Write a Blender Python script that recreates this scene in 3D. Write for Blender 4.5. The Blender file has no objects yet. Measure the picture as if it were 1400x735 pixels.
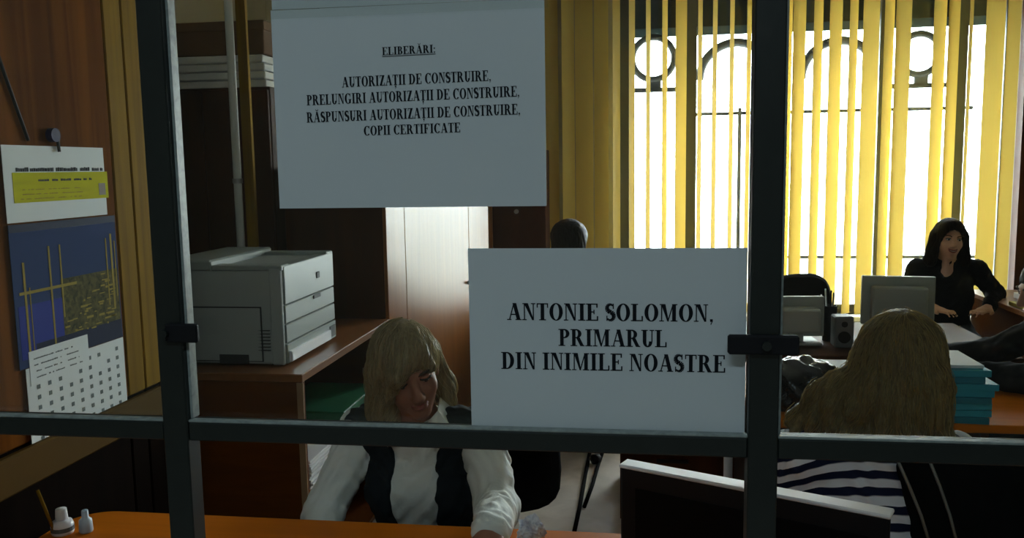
import bpy, bmesh, math, random
import numpy as np
from mathutils import Matrix, Vector, Euler

random.seed(4)
SC = bpy.context.scene
COL = SC.collection
PI = math.pi

# ------------------------------------------------------------------ camera
FPX = 1167.0
CAMZ = 1.6
YAW, PITCH, ROLL = math.radians(8.2), math.radians(6.8), math.radians(0.93)
fw = Vector((-math.sin(YAW) * math.cos(PITCH), math.cos(YAW) * math.cos(PITCH), -math.sin(PITCH)))
rt0 = fw.cross(Vector((0, 0, 1))).normalized()
up0 = rt0.cross(fw)
rt = rt0 * math.cos(ROLL) - up0 * math.sin(ROLL)
up = up0 * math.cos(ROLL) + rt0 * math.sin(ROLL)
cam_data = bpy.data.cameras.new('camera')
cam_data.sensor_width = 36.0
cam_data.lens = FPX / 1400.0 * 36.0
cam_data.clip_start = 0.02
cam = bpy.data.objects.new('camera', cam_data)
COL.objects.link(cam)
M = Matrix((rt, up, -fw)).transposed().to_4x4()
M.translation = (0, 0, CAMZ)
cam.matrix_world = M
SC.camera = cam


def ray(px, py):
    return fw + rt * ((px - 700) / FPX) - up * ((py - 367.5) / FPX)


def aY(px, py, Y):          # photo pixel -> point on the plane y = Y
    d = ray(px, py)
    return Vector((0, 0, CAMZ)) + d * (Y / d.y)


def aZ(px, py, Z):
    d = ray(px, py)
    return Vector((0, 0, CAMZ)) + d * ((Z - CAMZ) / d.z)


def aX(px, py, X):
    d = ray(px, py)
    return Vector((0, 0, CAMZ)) + d * (X / d.x)


# ------------------------------------------------------------------ world, lights, exposure
wd = bpy.data.worlds.new('overcast_sky')
SC.world = wd
wd.use_nodes = True
bgn = wd.node_tree.nodes['Background']
bgn.inputs[0].default_value = (0.88, 0.96, 1.0, 1)
bgn.inputs[1].default_value = 28.0


def area(name, loc, rot, sx, sy, power, color, portal=False):
    l = bpy.data.lights.new(name, 'AREA')
    l.shape = 'RECTANGLE'
    l.size, l.size_y = sx, sy
    l.energy = power
    l.color = color
    if portal:
        l.cycles.is_portal = True
    o = bpy.data.objects.new(name, l)
    COL.objects.link(o)
    o.location = loc
    o.rotation_euler = rot
    return o


# sky portal in the office window (guides sky light, gives none itself)
area('window_portal', (1.33, 6.93, 1.7), (-PI / 2, 0, 0), 2.85, 2.5, 1, (1, 1, 1), True)
# unseen fill light added on the hall ceiling to brighten the notice fronts
area('added_hall_fill', (-0.3, -0.95, 2.985), (0, 0, 0), 1.15, 0.16, 17, (0.68, 0.89, 1.0))

SC.view_settings.view_transform = 'Standard'
SC.view_settings.look = 'None'
SC.view_settings.exposure = 0.0
SC.view_settings.gamma = 1.0
SC.view_settings.use_curve_mapping = False


# ------------------------------------------------------------------ materials
MATS = {}


def mat(name, col, rough=0.6, metal=0.0, spec=0.5, noise=None, bump=None, coat=0.0):
    """noise=(scale xyz, amount 0..1, dark colour) colour variation; bump=(scale, strength)"""
    if name in MATS:
        return MATS[name]
    m = bpy.data.materials.new(name)
    m.use_nodes = True
    nt = m.node_tree
    b = nt.nodes['Principled BSDF']
    b.inputs['Base Color'].default_value = (*col, 1)
    b.inputs['Roughness'].default_value = rough
    b.inputs['Metallic'].default_value = metal
    b.inputs['Specular IOR Level'].default_value = spec
    b.inputs['Coat Weight'].default_value = coat
    if noise or bump:
        tc = nt.nodes.new('ShaderNodeTexCoord')
    if noise:
        sc, amt, c2 = noise
        mp = nt.nodes.new('ShaderNodeMapping')
        mp.inputs['Scale'].default_value = sc
        nz = nt.nodes.new('ShaderNodeTexNoise')
        nz.inputs['Scale'].default_value = 1.0
        nz.inputs['Detail'].default_value = 6
        nz.inputs['Distortion'].default_value = 0.6
        rp = nt.nodes.new('ShaderNodeValToRGB')
        rp.color_ramp.elements[0].position = 0.3
        rp.color_ramp.elements[1].position = 0.7
        rp.color_ramp.elements[0].color = (*[a * (1 - amt) + d * amt for a, d in zip(col, c2)], 1)
        rp.color_ramp.elements[1].color = (*col, 1)
        nt.links.new(tc.outputs['Object'], mp.inputs['Vector'])
        nt.links.new(mp.outputs['Vector'], nz.inputs['Vector'])
        nt.links.new(nz.outputs['Fac'], rp.inputs['Fac'])
        nt.links.new(rp.outputs['Color'], b.inputs['Base Color'])
    if bump:
        nz2 = nt.nodes.new('ShaderNodeTexNoise')
        mp2 = nt.nodes.new('ShaderNodeMapping')
        mp2.inputs['Scale'].default_value = bump[0] if hasattr(bump[0], '__len__') else (bump[0],) * 3
        nz2.inputs['Scale'].default_value = 1.0
        nz2.inputs['Detail'].default_value = 5
        bp = nt.nodes.new('ShaderNodeBump')
        bp.inputs['Strength'].default_value = bump[1]
        bp.inputs['Distance'].default_value = 0.01
        nt.links.new(tc.outputs['Object'], mp2.inputs['Vector'])
        nt.links.new(mp2.outputs['Vector'], nz2.inputs['Vector'])
        nt.links.new(nz2.outputs['Fac'], bp.inputs['Height'])
        nt.links.new(bp.outputs['Normal'], b.inputs['Normal'])
    MATS[name] = m
    return m


def translucent(name, col, tcol, fac, rough=0.8):
    m = mat(name, col, rough, spec=0.2)
    nt = m.node_tree
    if len(nt.nodes) > 2:
        return m
    b = nt.nodes['Principled BSDF']
    out = nt.nodes['Material Output']
    t = nt.nodes.new('ShaderNodeBsdfTranslucent')
    t.inputs[0].default_value = (*tcol, 1)
    mx = nt.nodes.new('ShaderNodeMixShader')
    mx.inputs[0].default_value = fac
    nt.links.new(b.outputs[0], mx.inputs[1])
    nt.links.new(t.outputs[0], mx.inputs[2])
    nt.links.new(mx.outputs[0], out.inputs['Surface'])
    return m


def glass(name, tint, refl=1.0):
    m = bpy.data.materials.new(name)
    m.use_nodes = True
    nt = m.node_tree
    nt.nodes.remove(nt.nodes['Principled BSDF'])
    out = nt.nodes['Material Output']
    tr = nt.nodes.new('ShaderNodeBsdfTransparent')
    tr.inputs[0].default_value = (*tint, 1)
    gl = nt.nodes.new('ShaderNodeBsdfGlossy')
    gl.inputs['Roughness'].default_value = 0.02
    fr = nt.nodes.new('ShaderNodeFresnel')
    fr.inputs[0].default_value = 1.45
    mu = nt.nodes.new('ShaderNodeMath')
    mu.operation = 'MULTIPLY'
    mu.inputs[1].default_value = refl
    mx = nt.nodes.new('ShaderNodeMixShader')
    nt.links.new(fr.outputs[0], mu.inputs[0])
    nt.links.new(mu.outputs[0], mx.inputs[0])
    nt.links.new(tr.outputs[0], mx.inputs[1])
    nt.links.new(gl.outputs[0], mx.inputs[2])
    nt.links.new(mx.outputs[0], out.inputs['Surface'])
    MATS[name] = m
    return m


def striped(name, c1, c2, period, frac=0.5, axis=2, curve=0.0):
    """printed stripes on cloth, along one object axis"""
    m = mat(name, c1, 0.85, spec=0.2)
    nt = m.node_tree
    b = nt.nodes['Principled BSDF']
    tc = nt.nodes.new('ShaderNodeTexCoord')
    sp = nt.nodes.new('ShaderNodeSeparateXYZ')
    nt.links.new(tc.outputs['Object'], sp.inputs[0])
    src = sp.outputs[axis]
    if curve:
        ab = nt.nodes.new('ShaderNodeMath'); ab.operation = 'MULTIPLY'
        nt.links.new(sp.outputs[0], ab.inputs[0]); nt.links.new(sp.outputs[0], ab.inputs[1])
        m2 = nt.nodes.new('ShaderNodeMath'); m2.operation = 'MULTIPLY'; m2.inputs[1].default_value = curve
        nt.links.new(ab.outputs[0], m2.inputs[0])
        ad = nt.nodes.new('ShaderNodeMath'); ad.operation = 'ADD'
        nt.links.new(src, ad.inputs[0]); nt.links.new(m2.outputs[0], ad.inputs[1])
        src = ad.outputs[0]
    dv = nt.nodes.new('ShaderNodeMath'); dv.operation = 'MULTIPLY'; dv.inputs[1].default_value = 1.0 / period
    nt.links.new(src, dv.inputs[0])
    frc = nt.nodes.new('ShaderNodeMath'); frc.operation = 'FRACT'
    nt.links.new(dv.outputs[0], frc.inputs[0])
    rp = nt.nodes.new('ShaderNodeValToRGB')
    e = rp.color_ramp.elements
    e[0].position = 0.0; e[0].color = (*c1, 1)
    e[1].position = frac + 0.04; e[1].color = (*c2, 1)
    x = e.new(frac - 0.04); x.color = (*c1, 1)
    nt.links.new(frc.outputs[0], rp.inputs[0])
    nt.links.new(rp.outputs[0], b.inputs['Base Color'])
    return m


WALLPAINT = mat('ochre_wall_paint', (0.45, 0.42, 0.35), 0.85, noise=((3, 3, 3), 0.25, (0.35, 0.32, 0.26)))
CEIL = mat('grey_ceiling_paint', (0.55, 0.56, 0.55), 0.9)
LINO = mat('mottled_beige_lino', (0.78, 0.72, 0.65), 0.34, spec=0.7, noise=((9, 9, 9), 0.7, (0.55, 0.50, 0.44)))
PANEL = mat('varnished_wall_panel', (0.19, 0.060, 0.005), 0.7, spec=0.02, noise=((26, 26, 0.8), 0.85, (0.06, 0.016, 0.001)))
PANELY = mat('yellow_pine_plank', (0.30, 0.17, 0.012), 0.65, spec=0.03, noise=((30, 30, 1.0), 0.7, (0.14, 0.07, 0.015)))
SHADEBOARD = mat('shade_black_wall_board', (0.008, 0.004, 0.002), 0.8, spec=0.02, noise=((26, 26, 1.2), 0.6, (0.004, 0.002, 0.001)))  # lower wall boards: the shade below the rail is put into this near-black colour
DARKWOOD = mat('dark_brown_veneer', (0.085, 0.026, 0.008), 0.5, spec=0.12, noise=((26, 26, 1.2), 0.6, (0.04, 0.013, 0.006)))
CABWOOD = mat('red_brown_veneer', (0.15, 0.042, 0.004), 0.5, spec=0.12, noise=((3, 3, 26), 0.6, (0.08, 0.025, 0.008)))
CABTOP = mat('cherry_worktop', (0.26, 0.10, 0.03), 0.33, noise=((26, 1.4, 26), 0.6, (0.16, 0.055, 0.015)))
CABEDGE = mat('pale_edge_band', (0.38, 0.22, 0.11), 0.4)
GLOSSDOOR = mat('polished_cherry_door', (0.36, 0.13, 0.03), 0.30, spec=0.42, coat=0.0, noise=((28, 28, 1.1), 0.5, (0.2, 0.07, 0.02)))
DESK = mat('orange_beech_desktop', (0.74, 0.20, 0.008), 0.5, spec=0.1, noise=((1.2, 24, 24), 0.5, (0.48, 0.13, 0.012)))
ORANGEWOOD = mat('orange_pine', (0.45, 0.19, 0.04), 0.45, noise=((26, 26, 1.2), 0.5, (0.3, 0.11, 0.02)))
FRAME = mat('dark_green_painted_steel', (0.010, 0.015, 0.013), 0.40, metal=0.0, spec=0.6, noise=((60, 60, 60), 0.5, (0.006, 0.009, 0.008)))
BEAD = mat('grey_glazing_bead', (0.34, 0.38, 0.36), 0.4, noise=((90, 90, 90), 0.6, (0.12, 0.14, 0.13)))
WINFRAME = mat('dark_grey_window_paint', (0.045, 0.045, 0.04), 0.5)
PAPER = translucent('office_paper', (0.72, 0.76, 0.78), (0.75, 0.78, 0.78), 0.18)
INK = mat('black_print_ink', (0.006, 0.008, 0.012), 0.7, spec=0.2)
TAPE = glass('clear_tape', (0.97, 0.98, 0.97), 1.5)
PANE = glass('thin_window_glass', (0.95, 0.97, 0.96), 0.8)
SLAT = translucent('yellow_blind_fabric', (0.74, 0.57, 0.15), (0.76, 0.65, 0.31), 0.42)
IRON = mat('black_wrought_iron', (0.008, 0.009, 0.009), 0.6)
CONCRETE = mat('pale_pavement', (0.62, 0.61, 0.58), 0.9)
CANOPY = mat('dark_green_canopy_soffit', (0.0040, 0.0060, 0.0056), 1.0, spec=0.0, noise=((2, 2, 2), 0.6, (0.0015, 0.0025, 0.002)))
PLAST = mat('printer_plastic_grey', (0.40, 0.43, 0.42), 0.45)
PLASTL = mat('printer_plastic_light', (0.31, 0.345, 0.33), 0.4)
PLASTD = mat('printer_shadow_gap', (0.03, 0.033, 0.035), 0.6)
BLACK = mat('black_plastic', (0.009, 0.009, 0.011), 0.55, spec=0.25)
SATINW = mat('satin_white_plastic', (0.90, 0.90, 0.94), 0.3)
BLKFAB = mat('black_chair_fabric', (0.011, 0.011, 0.013), 0.9, spec=0.2, bump=(400, 0.2))
GREYPL = mat('beige_grey_monitor', (0.42, 0.45, 0.40), 0.5)
DGREY = mat('mid_grey_plastic', (0.14, 0.15, 0.15), 0.5)
STEEL = mat('brushed_steel', (0.5, 0.5, 0.5), 0.35, metal=0.9)
WHITEP = mat('white_gloss_pipe', (0.85, 0.88, 0.84), 0.35)
TEAL = mat('teal_card_folder', (0.03, 0.36, 0.48), 0.5)
TEALD = mat('deep_teal_card_folder', (0.02, 0.22, 0.30), 0.5)
GREEN = mat('green_card_folder', (0.01, 0.16, 0.07), 0.5)
SHEET = mat('white_sheet', (0.85, 0.86, 0.88), 0.7)
CARDB = mat('brown_cardboard', (0.17, 0.085, 0.035), 0.8, noise=((6, 6, 6), 0.4, (0.11, 0.05, 0.02)))
BLUEP = mat('blue_print', (0.05, 0.08, 0.2), 0.6)
PURPLE = mat('violet_clip', (0.012, 0.007, 0.055), 0.4, spec=0.05)


# ------------------------------------------------------------------ object helpers
def link(o, parent=None, world=True):
    COL.objects.link(o)
    if parent is not None:
        o.parent = parent
        if world:
            o.matrix_parent_inverse = Matrix.LocRotScale(parent.location, parent.rotation_euler, None).inverted()
    return o


def tag(o, label=None, cat=None, group=None, kind=None):
    if label: o['label'] = label
    if cat: o['category'] = cat
    if group: o['group'] = group
    if kind: o['kind'] = kind
    return o


def thing(name, label, cat, loc, rotz=0.0, group=None):
    o = bpy.data.objects.new(name, None)
    o.empty_display_size = 0.05
    o.location = loc
    o.rotation_euler = (0, 0, rotz)
    COL.objects.link(o)
    return tag(o, label, cat, group)


def struct_empty(name, loc=(0, 0, 0)):
    o = bpy.data.objects.new(name, None)
    o.location = loc
    COL.objects.link(o)
    o['kind'] = 'structure'
    return o


class MB:
    """collects geometry for one mesh object"""
    def __init__(s):
        s.v, s.f, s.m = [], [], []

    def add(s, v, f, mi=0):
        n = len(s.v)
        s.v += [tuple(p) for p in v]
        s.f += [tuple(i + n for i in q) for q in f]
        s.m += [mi] * len(f)
        return s

    def bm(s, b, mi=0):
        b.verts.index_update()
        s.add([v.co for v in b.verts], [[v.index for v in f.verts] for f in b.faces], mi)
        b.free()
        return s

    def box(s, x0, x1, y0, y1, z0, z1, bev=0.0, mi=0, seg=1, mtx=None):
        b = bmesh.new()
        bmesh.ops.create_cube(b, size=1.0)
        for v in b.verts:
            v.co = Vector(((x0 + x1) / 2 + v.co.x * (x1 - x0), (y0 + y1) / 2 + v.co.y * (y1 - y0), (z0 + z1) / 2 + v.co.z * (z1 - z0)))
        if bev:
            bmesh.ops.bevel(b, geom=list(b.edges), offset=bev, segments=seg, affect='EDGES', profile=0.5)
        if mtx is not None:
            bmesh.ops.transform(b, matrix=mtx, verts=b.verts)
        return s.bm(b, mi)

    def tube(s, pts, r, n=10, mi=0, cap=True, r2=None):
        pts = [Vector(p) for p in pts]
        rings = []
        L = len(pts)
        up_ = Vector((0, 0, 1))
        prev = None
        for i, p in enumerate(pts):
            t = (pts[min(i + 1, L - 1)] - pts[max(i - 1, 0)]).normalized()
            if prev is None:
                a = t.cross(up_)
                if a.length < 1e-3: a = t.cross(Vector((0, 1, 0)))
            else:
                a = prev - t * prev.dot(t)
            a.normalize(); prev = a
            b = t.cross(a)
            rr = r if r2 is None else r + (r2 - r) * i / max(1, L - 1)
            rings.append([p + (a * math.cos(2 * PI * k / n) + b * math.sin(2 * PI * k / n)) * rr for k in range(n)])
        v = [q for rg in rings for q in rg]
        f = [(i * n + k, i * n + (k + 1) % n, (i + 1) * n + (k + 1) % n, (i + 1) * n + k) for i in range(L - 1) for k in range(n)]
        if cap:
            f += [tuple(range(n - 1, -1, -1)), tuple((L - 1) * n + k for k in range(n))]
        return s.add(v, f, mi)

    def lathe(s, prof, c, n=20, mi=0):
        v, f = [], []
        for r, z in prof:
            v += [(c[0] + r * math.cos(2 * PI * k / n), c[1] + r * math.sin(2 * PI * k / n), c[2] + z) for k in range(n)]
        L = len(prof)
        f = [(i * n + k, i * n + (k + 1) % n, (i + 1) * n + (k + 1) % n, (i + 1) * n + k) for i in range(L - 1) for k in range(n)]
        f += [tuple(range(n - 1, -1, -1)), tuple((L - 1) * n + k for k in range(n))]
        return s.add(v, f, mi)

    def build(s, name, mats, parent=None, world=True, smooth=False):
        me = bpy.data.meshes.new(name)
        me.from_pydata(s.v, [], s.f)
        for m in (mats if isinstance(mats, (list, tuple)) else [mats]):
            me.materials.append(m)
        if any(s.m):
            me.polygons.foreach_set('material_index', s.m)
        if smooth:
            me.polygons.foreach_set('use_smooth', [True] * len(me.polygons))
        me.update()
        return link(bpy.data.objects.new(name, me), parent, world)


def box(name, x0, x1, y0, y1, z0, z1, m, parent=None, bev=0.0, world=True, seg=1):
    return MB().box(x0, x1, y0, y1, z0, z1, bev, seg=seg).build(name, m, parent, world)


def copy_tree(o, parent=None):
    c = o.copy()
    COL.objects.link(c)
    if parent is not None:
        c.parent = parent
    for ch in list(o.children):
        copy_tree(ch, c)
    return c


# ------------------------------------------------------------------ the setting
RX0, RX1, RY0, RY1, RZ = -2.45, 3.25, 0.93, 6.62, 3.1
FY = 0.92                                   # plane of the counter window
HY = -2.6                                   # back of the hall
tag(box('floor', RX0, RX1, HY, RY1 + 0.3, -0.1, 0.0, LINO), kind='structure')
tag(box('ceiling', RX0, RX1, HY, RY1 + 0.3, RZ, RZ + 0.1, CEIL), kind='structure')
tag(box('wall_right', RX1, RX1 + 0.15, HY, RY1 + 0.3, 0, RZ, WALLPAINT), kind='structure')
tag(box('wall_far_left', RX0 - 0.15, RX0, HY, RY1 + 0.3, 0, RZ, WALLPAINT), kind='structure')
# window wall with its opening
WX0, WX1, WZ0, WZ1 = -0.135, 2.705, 0.46, 2.96
m = MB()
m.box(RX0, WX0, RY1, RY1 + 0.3, 0, RZ).box(WX1, RX1, RY1, RY1 + 0.3, 0, RZ)
m.box(WX0, WX1, RY1, RY1 + 0.3, 0, WZ0).box(WX0, WX1, RY1, RY1 + 0.3, WZ1, RZ)
tag(m.build('wall_back', WALLPAINT), kind='structure')
# wall between hall and office, with the counter opening
m = MB()
OX0, OX1, OZ0, OZ1 = -1.12, 0.86, 1.04, 2.75
m.box(RX0, OX0, FY - 0.06, FY + 0.06, 0, RZ).box(OX1, RX1, FY - 0.06, FY + 0.06, 0, RZ)
m.box(OX0, OX1, FY - 0.06, FY + 0.06, 0, OZ0).box(OX0, OX1, FY - 0.06, FY + 0.06, OZ1, RZ)
tag(m.build('wall_front', WALLPAINT), kind='structure')
tag(box('wall_hall', RX0, RX1, HY - 0.15, HY, 0, RZ, WALLPAINT), kind='structure')
hl = thing('added_hall_light', 'long white fill light added on the hall ceiling, unseen behind the visitor', 'lamp', (-0.3, -0.95, RZ))  # fixture added out of view to carry the hall fill light
box('added_light_housing', -0.9, 0.3, -1.05, -0.85, RZ - 0.06, RZ, SATINW, hl, 0.006)
box('added_light_reflector', -0.88, 0.28, -1.035, -0.865, RZ - 0.085, RZ - 0.06, SHEET, hl, 0.004)

# office window: frame, mullions, panes, sill
w2 = struct_empty('window_2', (1.33, RY1, WZ0))
box('window_sill', WX0 - 0.05, WX1 + 0.05, RY1 - 0.10, RY1 + 0.1, WZ0 - 0.04, WZ0, SHEET, w2, 0.006)
WYA, WYB = RY1 + 0.1, RY1 + 0.16
mull = [aY(p, 200, RY1 + 0.12).x for p in (853, 944, 1062, 1202, 1308)] + [2.665]
for i, x in enumerate(mull):
    hw = 0.042 if i in (0, 1, 4) else 0.022
    box('mullion', x - hw, x + hw, WYA, WYB, WZ0, WZ1, WINFRAME, w2, 0.004)
for z in (WZ0 + 0.03, WZ1 - 0.03):
    box('window_frame', WX0, WX1, WYA + 0.005, WYB - 0.005, z - 0.03, z + 0.03, WINFRAME, w2)
for a, b in zip(mull[:-1], mull[1:]):
    box('pane', a + 0.02, b - 0.02, WYA + 0.026, WYA + 0.031, WZ0 + 0.05, WZ1 - 0.05, PANE, w2)

tag(box('trim_3', 2.70, RX1, 6.52, RY1 - 0.002, 0, RZ, DARKWOOD), kind='structure')
# outside: pavement, canopy soffit, iron grille
tag(box('ground_outside', -14, 16, RY1 + 0.3, 30, -0.5, -0.4, CONCRETE), kind='structure')
CY = 7.4
cz = CAMZ + (aY(1000, 47, 1.0).z - CAMZ) * CY
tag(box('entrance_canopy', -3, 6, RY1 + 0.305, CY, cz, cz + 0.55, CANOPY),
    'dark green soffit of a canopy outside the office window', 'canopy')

GY = 6.98
gr = thing('window_grille', 'black wrought iron grille with rings and arches outside the window', 'grille', (1.33, GY, 0.46))


def ring_pts(px, py, rpx, a0, a1, n=28):
    c = aY(px, py, GY)
    r = rpx / FPX * GY * 1.01
    return [Vector((c.x + r * math.cos(a0 + (a1 - a0) * i / n), GY, c.z + r * math.sin(a0 + (a1 - a0) * i / n))) for i in range(n + 1)]


for px, py, rp in ((893, 80, 27), (1257, 74, 25)):
    MB().tube(ring_pts(px, py, rp, 0, 2 * PI), 0.026, 8, cap=False).build('ring', IRON, gr, smooth=True)
    c = aY(px + 2, py + 37, GY)
    box('ring_base', c.x - 0.05, c.x + 0.05, GY - 0.015, GY + 0.015, c.z - 0.035, c.z + 0.06, IRON, gr, 0.004)
    c = aY(px, py + 43, GY)
    box('ring_plate', c.x - 0.22, c.x + 0.22, GY - 0.015, GY + 0.015, c.z - 0.018, c.z + 0.018, IRON, gr, 0.003)
for px, py, rp in ((1006, 108, 46), (1147, 106, 46)):
    MB().tube(ring_pts(px, py, rp, 0.0, PI), 0.034, 8).build('arch', IRON, gr, smooth=True)
z1, z2 = aY(1000, 155, GY).z, aY(1220, 351, GY).z
xl, xr = aY(948, 150, GY).x, aY(1330, 150, GY).x
box('grille_rail', xl, xr, GY - 0.01, GY + 0.01, z1 - 0.013, z1 + 0.013, IRON, gr)
box('grille_rail', aY(1060, 350, GY).x, aY(1400, 350, GY).x, GY - 0.01, GY + 0.01, z2 - 0.012, z2 + 0.012, IRON, gr)
for px in (1010, 1143, 1197):
    x = aY(px, 250, GY).x
    box('grille_bar', x - 0.014, x + 0.014, GY - 0.012, GY + 0.012, -0.4, z1 + 0.04, IRON, gr)

# panelled partition on the left, boards with open joints
LX = -1.40
KS = LX / -1.3
wl = struct_empty('wall_left', (LX, 1.6, 0))
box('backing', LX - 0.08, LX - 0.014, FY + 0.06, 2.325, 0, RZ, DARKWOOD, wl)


def yl(px, py=150):
    return aX(px, py, LX).y


joints = [FY + 0.062, 1.30, yl(149), yl(174), 2.33]
for i, (a, b) in enumerate(zip(joints[:-1], joints[1:])):
    box('plank', LX - 0.014, LX, a + 0.003, b - 0.003, 0.98, RZ - 0.02, PANEL if i < 2 else PANELY, wl, 0.003)
    box('shade_toned_board', LX - 0.014, LX - 0.002, a + 0.003, b - 0.003, 0.02, 0.975, SHADEBOARD, wl, 0.003)
t1 = box('trim_1', LX, LX + 0.022, FY + 0.07, 2.3, 0.885, 0.975, mat('dark_pine_rail', (0.10, 0.055, 0.010), 0.65, spec=0.05), None, 0.005)
tag(t1, kind='structure')

# ------------------------------------------------------------------ counter window: posts, rail, latches, glass
w1 = struct_empty('window_1', (-0.2, FY, OZ0))
PXL, PXR = -0.534, 0.136
for x in (PXL, PXR):
    box('post', x - 0.0155, x + 0.0155, FY - 0.012, FY + 0.016, OZ0, OZ1, FRAME, w1, 0.0015)
for x in (OX0 + 0.016, OX1 - 0.016):
    box('post', x - 0.016, x + 0.016, FY - 0.012, FY + 0.016, OZ0, OZ1, FRAME, w1, 0.0015)
RZt = 1.3085
spans = [(OX0 + 0.032, PXL - 0.0155), (PXL + 0.0155, PXR - 0.0155), (PXR + 0.0155, OX1 - 0.032)]
for a, b in spans:
    box('rail', a, b, FY - 0.010, FY + 0.017, RZt - 0.022, RZt, FRAME, w1, 0.0015)
    box('rail', a, b, FY - 0.012, FY + 0.016, OZ1 - 0.03, OZ1, FRAME, w1, 0.0015)
    box('glazing_bead', a, b, FY - 0.0095, FY + 0.001, RZt, RZt + 0.003, BEAD, w1, 0.0008)
    box('glazing_bead', a, a + 0.0035, FY - 0.004, FY + 0.012, RZt + 0.003, OZ1 - 0.03, BEAD, w1, 0.0008)
    box('glass_pane', a, b, FY + 0.006, FY + 0.010, RZt, OZ1 - 0.03, PANE, w1)
for (px0, px1, py0, py1) in ((226, 272, 442, 468), (995, 1092, 457, 485)):
    a, b = aY(px0, py0, FY - 0.016), aY(px1, py1, FY - 0.016)
    la = box('latch', a.x, b.x, FY - 0.020, FY - 0.012, b.z, a.z, BLACK, w1, 0.002)
    cx = (PXL if px0 < 500 else PXR)
    MB().tube([(cx, FY - 0.026, (a.z + b.z) / 2), (cx, FY - 0.018, (a.z + b.z) / 2)], 0.005, 10).build('latch_screw', FRAME, la)

# ------------------------------------------------------------------ bold serif lettering, drawn as outlines
ST, TH, SF = 0.21, 0.065, 0.055


def rect(x0, y0, x1, y1):
    return [(x0, y0), (x1, y0), (x1, y1), (x0, y1)]


def dg(x0, x1, w, y0=0.0, y1=1.0):        # slanted stroke from (x0,y0) to (x1,y1), horizontal width w
    return [(x0, y0), (x0 + w, y0), (x1 + w, y1), (x1, y1)]


def sfs(xc, w, y):
    return rect(xc - w / 2, y, xc + w / 2, y + SF)


def arcs(cx, cy, ro, so, ri, si, a0, a1, n=14):
    out = []
    for i in range(n):
        a, b = [math.radians(a0 + (a1 - a0) * (i + j) / n) for j in (0, 1)]
        out.append([(cx + ro * math.cos(a), cy + so * math.sin(a)), (cx + ro * math.cos(b), cy + so * math.sin(b)),
                    (cx + ri * math.cos(b), cy + si * math.sin(b)), (cx + ri * math.cos(a), cy + si * math.sin(a))])
    return out


def stem(x, w=ST, sw=0.40):
    return [rect(x, 0, x + w, 1), sfs(x + w / 2, sw, 0), sfs(x + w / 2, sw, 1 - SF)]


def gl_E(f=False):
    p = stem(0.09) + [rect(0.2, 1 - TH, 0.66, 1), rect(0.58, 0.76, 0.66, 1), rect(0.2, 0.48, 0.48, 0.48 + TH), rect(0.42, 0.38, 0.48, 0.64)]
    if not f:
        p += [rect(0.2, 0, 0.68, TH), rect(0.61, 0, 0.69, 0.27)]
    return p, 0.72


def gl_P():
    return stem(0.09) + arcs(0.34, 0.73, 0.31, 0.27, 0.10, 0.20, -90, 90) + [rect(0.2, 0.93, 0.36, 1), rect(0.2, 0.46, 0.36, 0.53)], 0.68


def gl_A():
    return [dg(0.09, 0.36, 0.065), dg(0.56, 0.31, 0.22), rect(0.2, 0.3, 0.6, 0.3 + TH), sfs(0.11, 0.26, 0), sfs(0.66, 0.36, 0)], 0.84


def gl_S():
    pts = []
    for i in range(25):
        t = i / 24
        if t < 0.5:
            a = math.radians(35 + 235 * (t / 0.5)); pts.append((0.29 + 0.19 * math.cos(a), 0.75 + 0.21 * math.sin(a)))
        else:
            a = math.radians(90 - 235 * ((t - 0.5) / 0.5)); pts.append((0.29 + 0.2 * math.cos(a), 0.27 + 0.235 * math.sin(a)))
    out = []
    for i in range(24):
        (x0, y0), (x1, y1) = pts[i], pts[i + 1]
        w = [0.045 + 0.085 * math.sin(PI * (j / 24)) ** 1.2 for j in (i, i + 1)]
        dx, dy = x1 - x0, y1 - y0
        L = math.hypot(dx, dy) or 1
        nx, ny = -dy / L, dx / L
        out.append([(x0 + nx * w[0], y0 + ny * w[0]), (x1 + nx * w[1], y1 + ny * w[1]), (x1 - nx * w[1], y1 - ny * w[1]), (x0 - nx * w[0], y0 - ny * w[0])])
    return out + [rect(0.43, 0.70, 0.49, 1.0), rect(0.07, 0.0, 0.13, 0.3)], 0.58


def comma(x, y):
    return [rect(x, y, x + 0.15, y + 0.15), [(x + 0.06, y - 0.17), (x + 0.15, y + 0.02), (x + 0.15, y + 0.1), (x + 0.02, y - 0.15)]]


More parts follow.
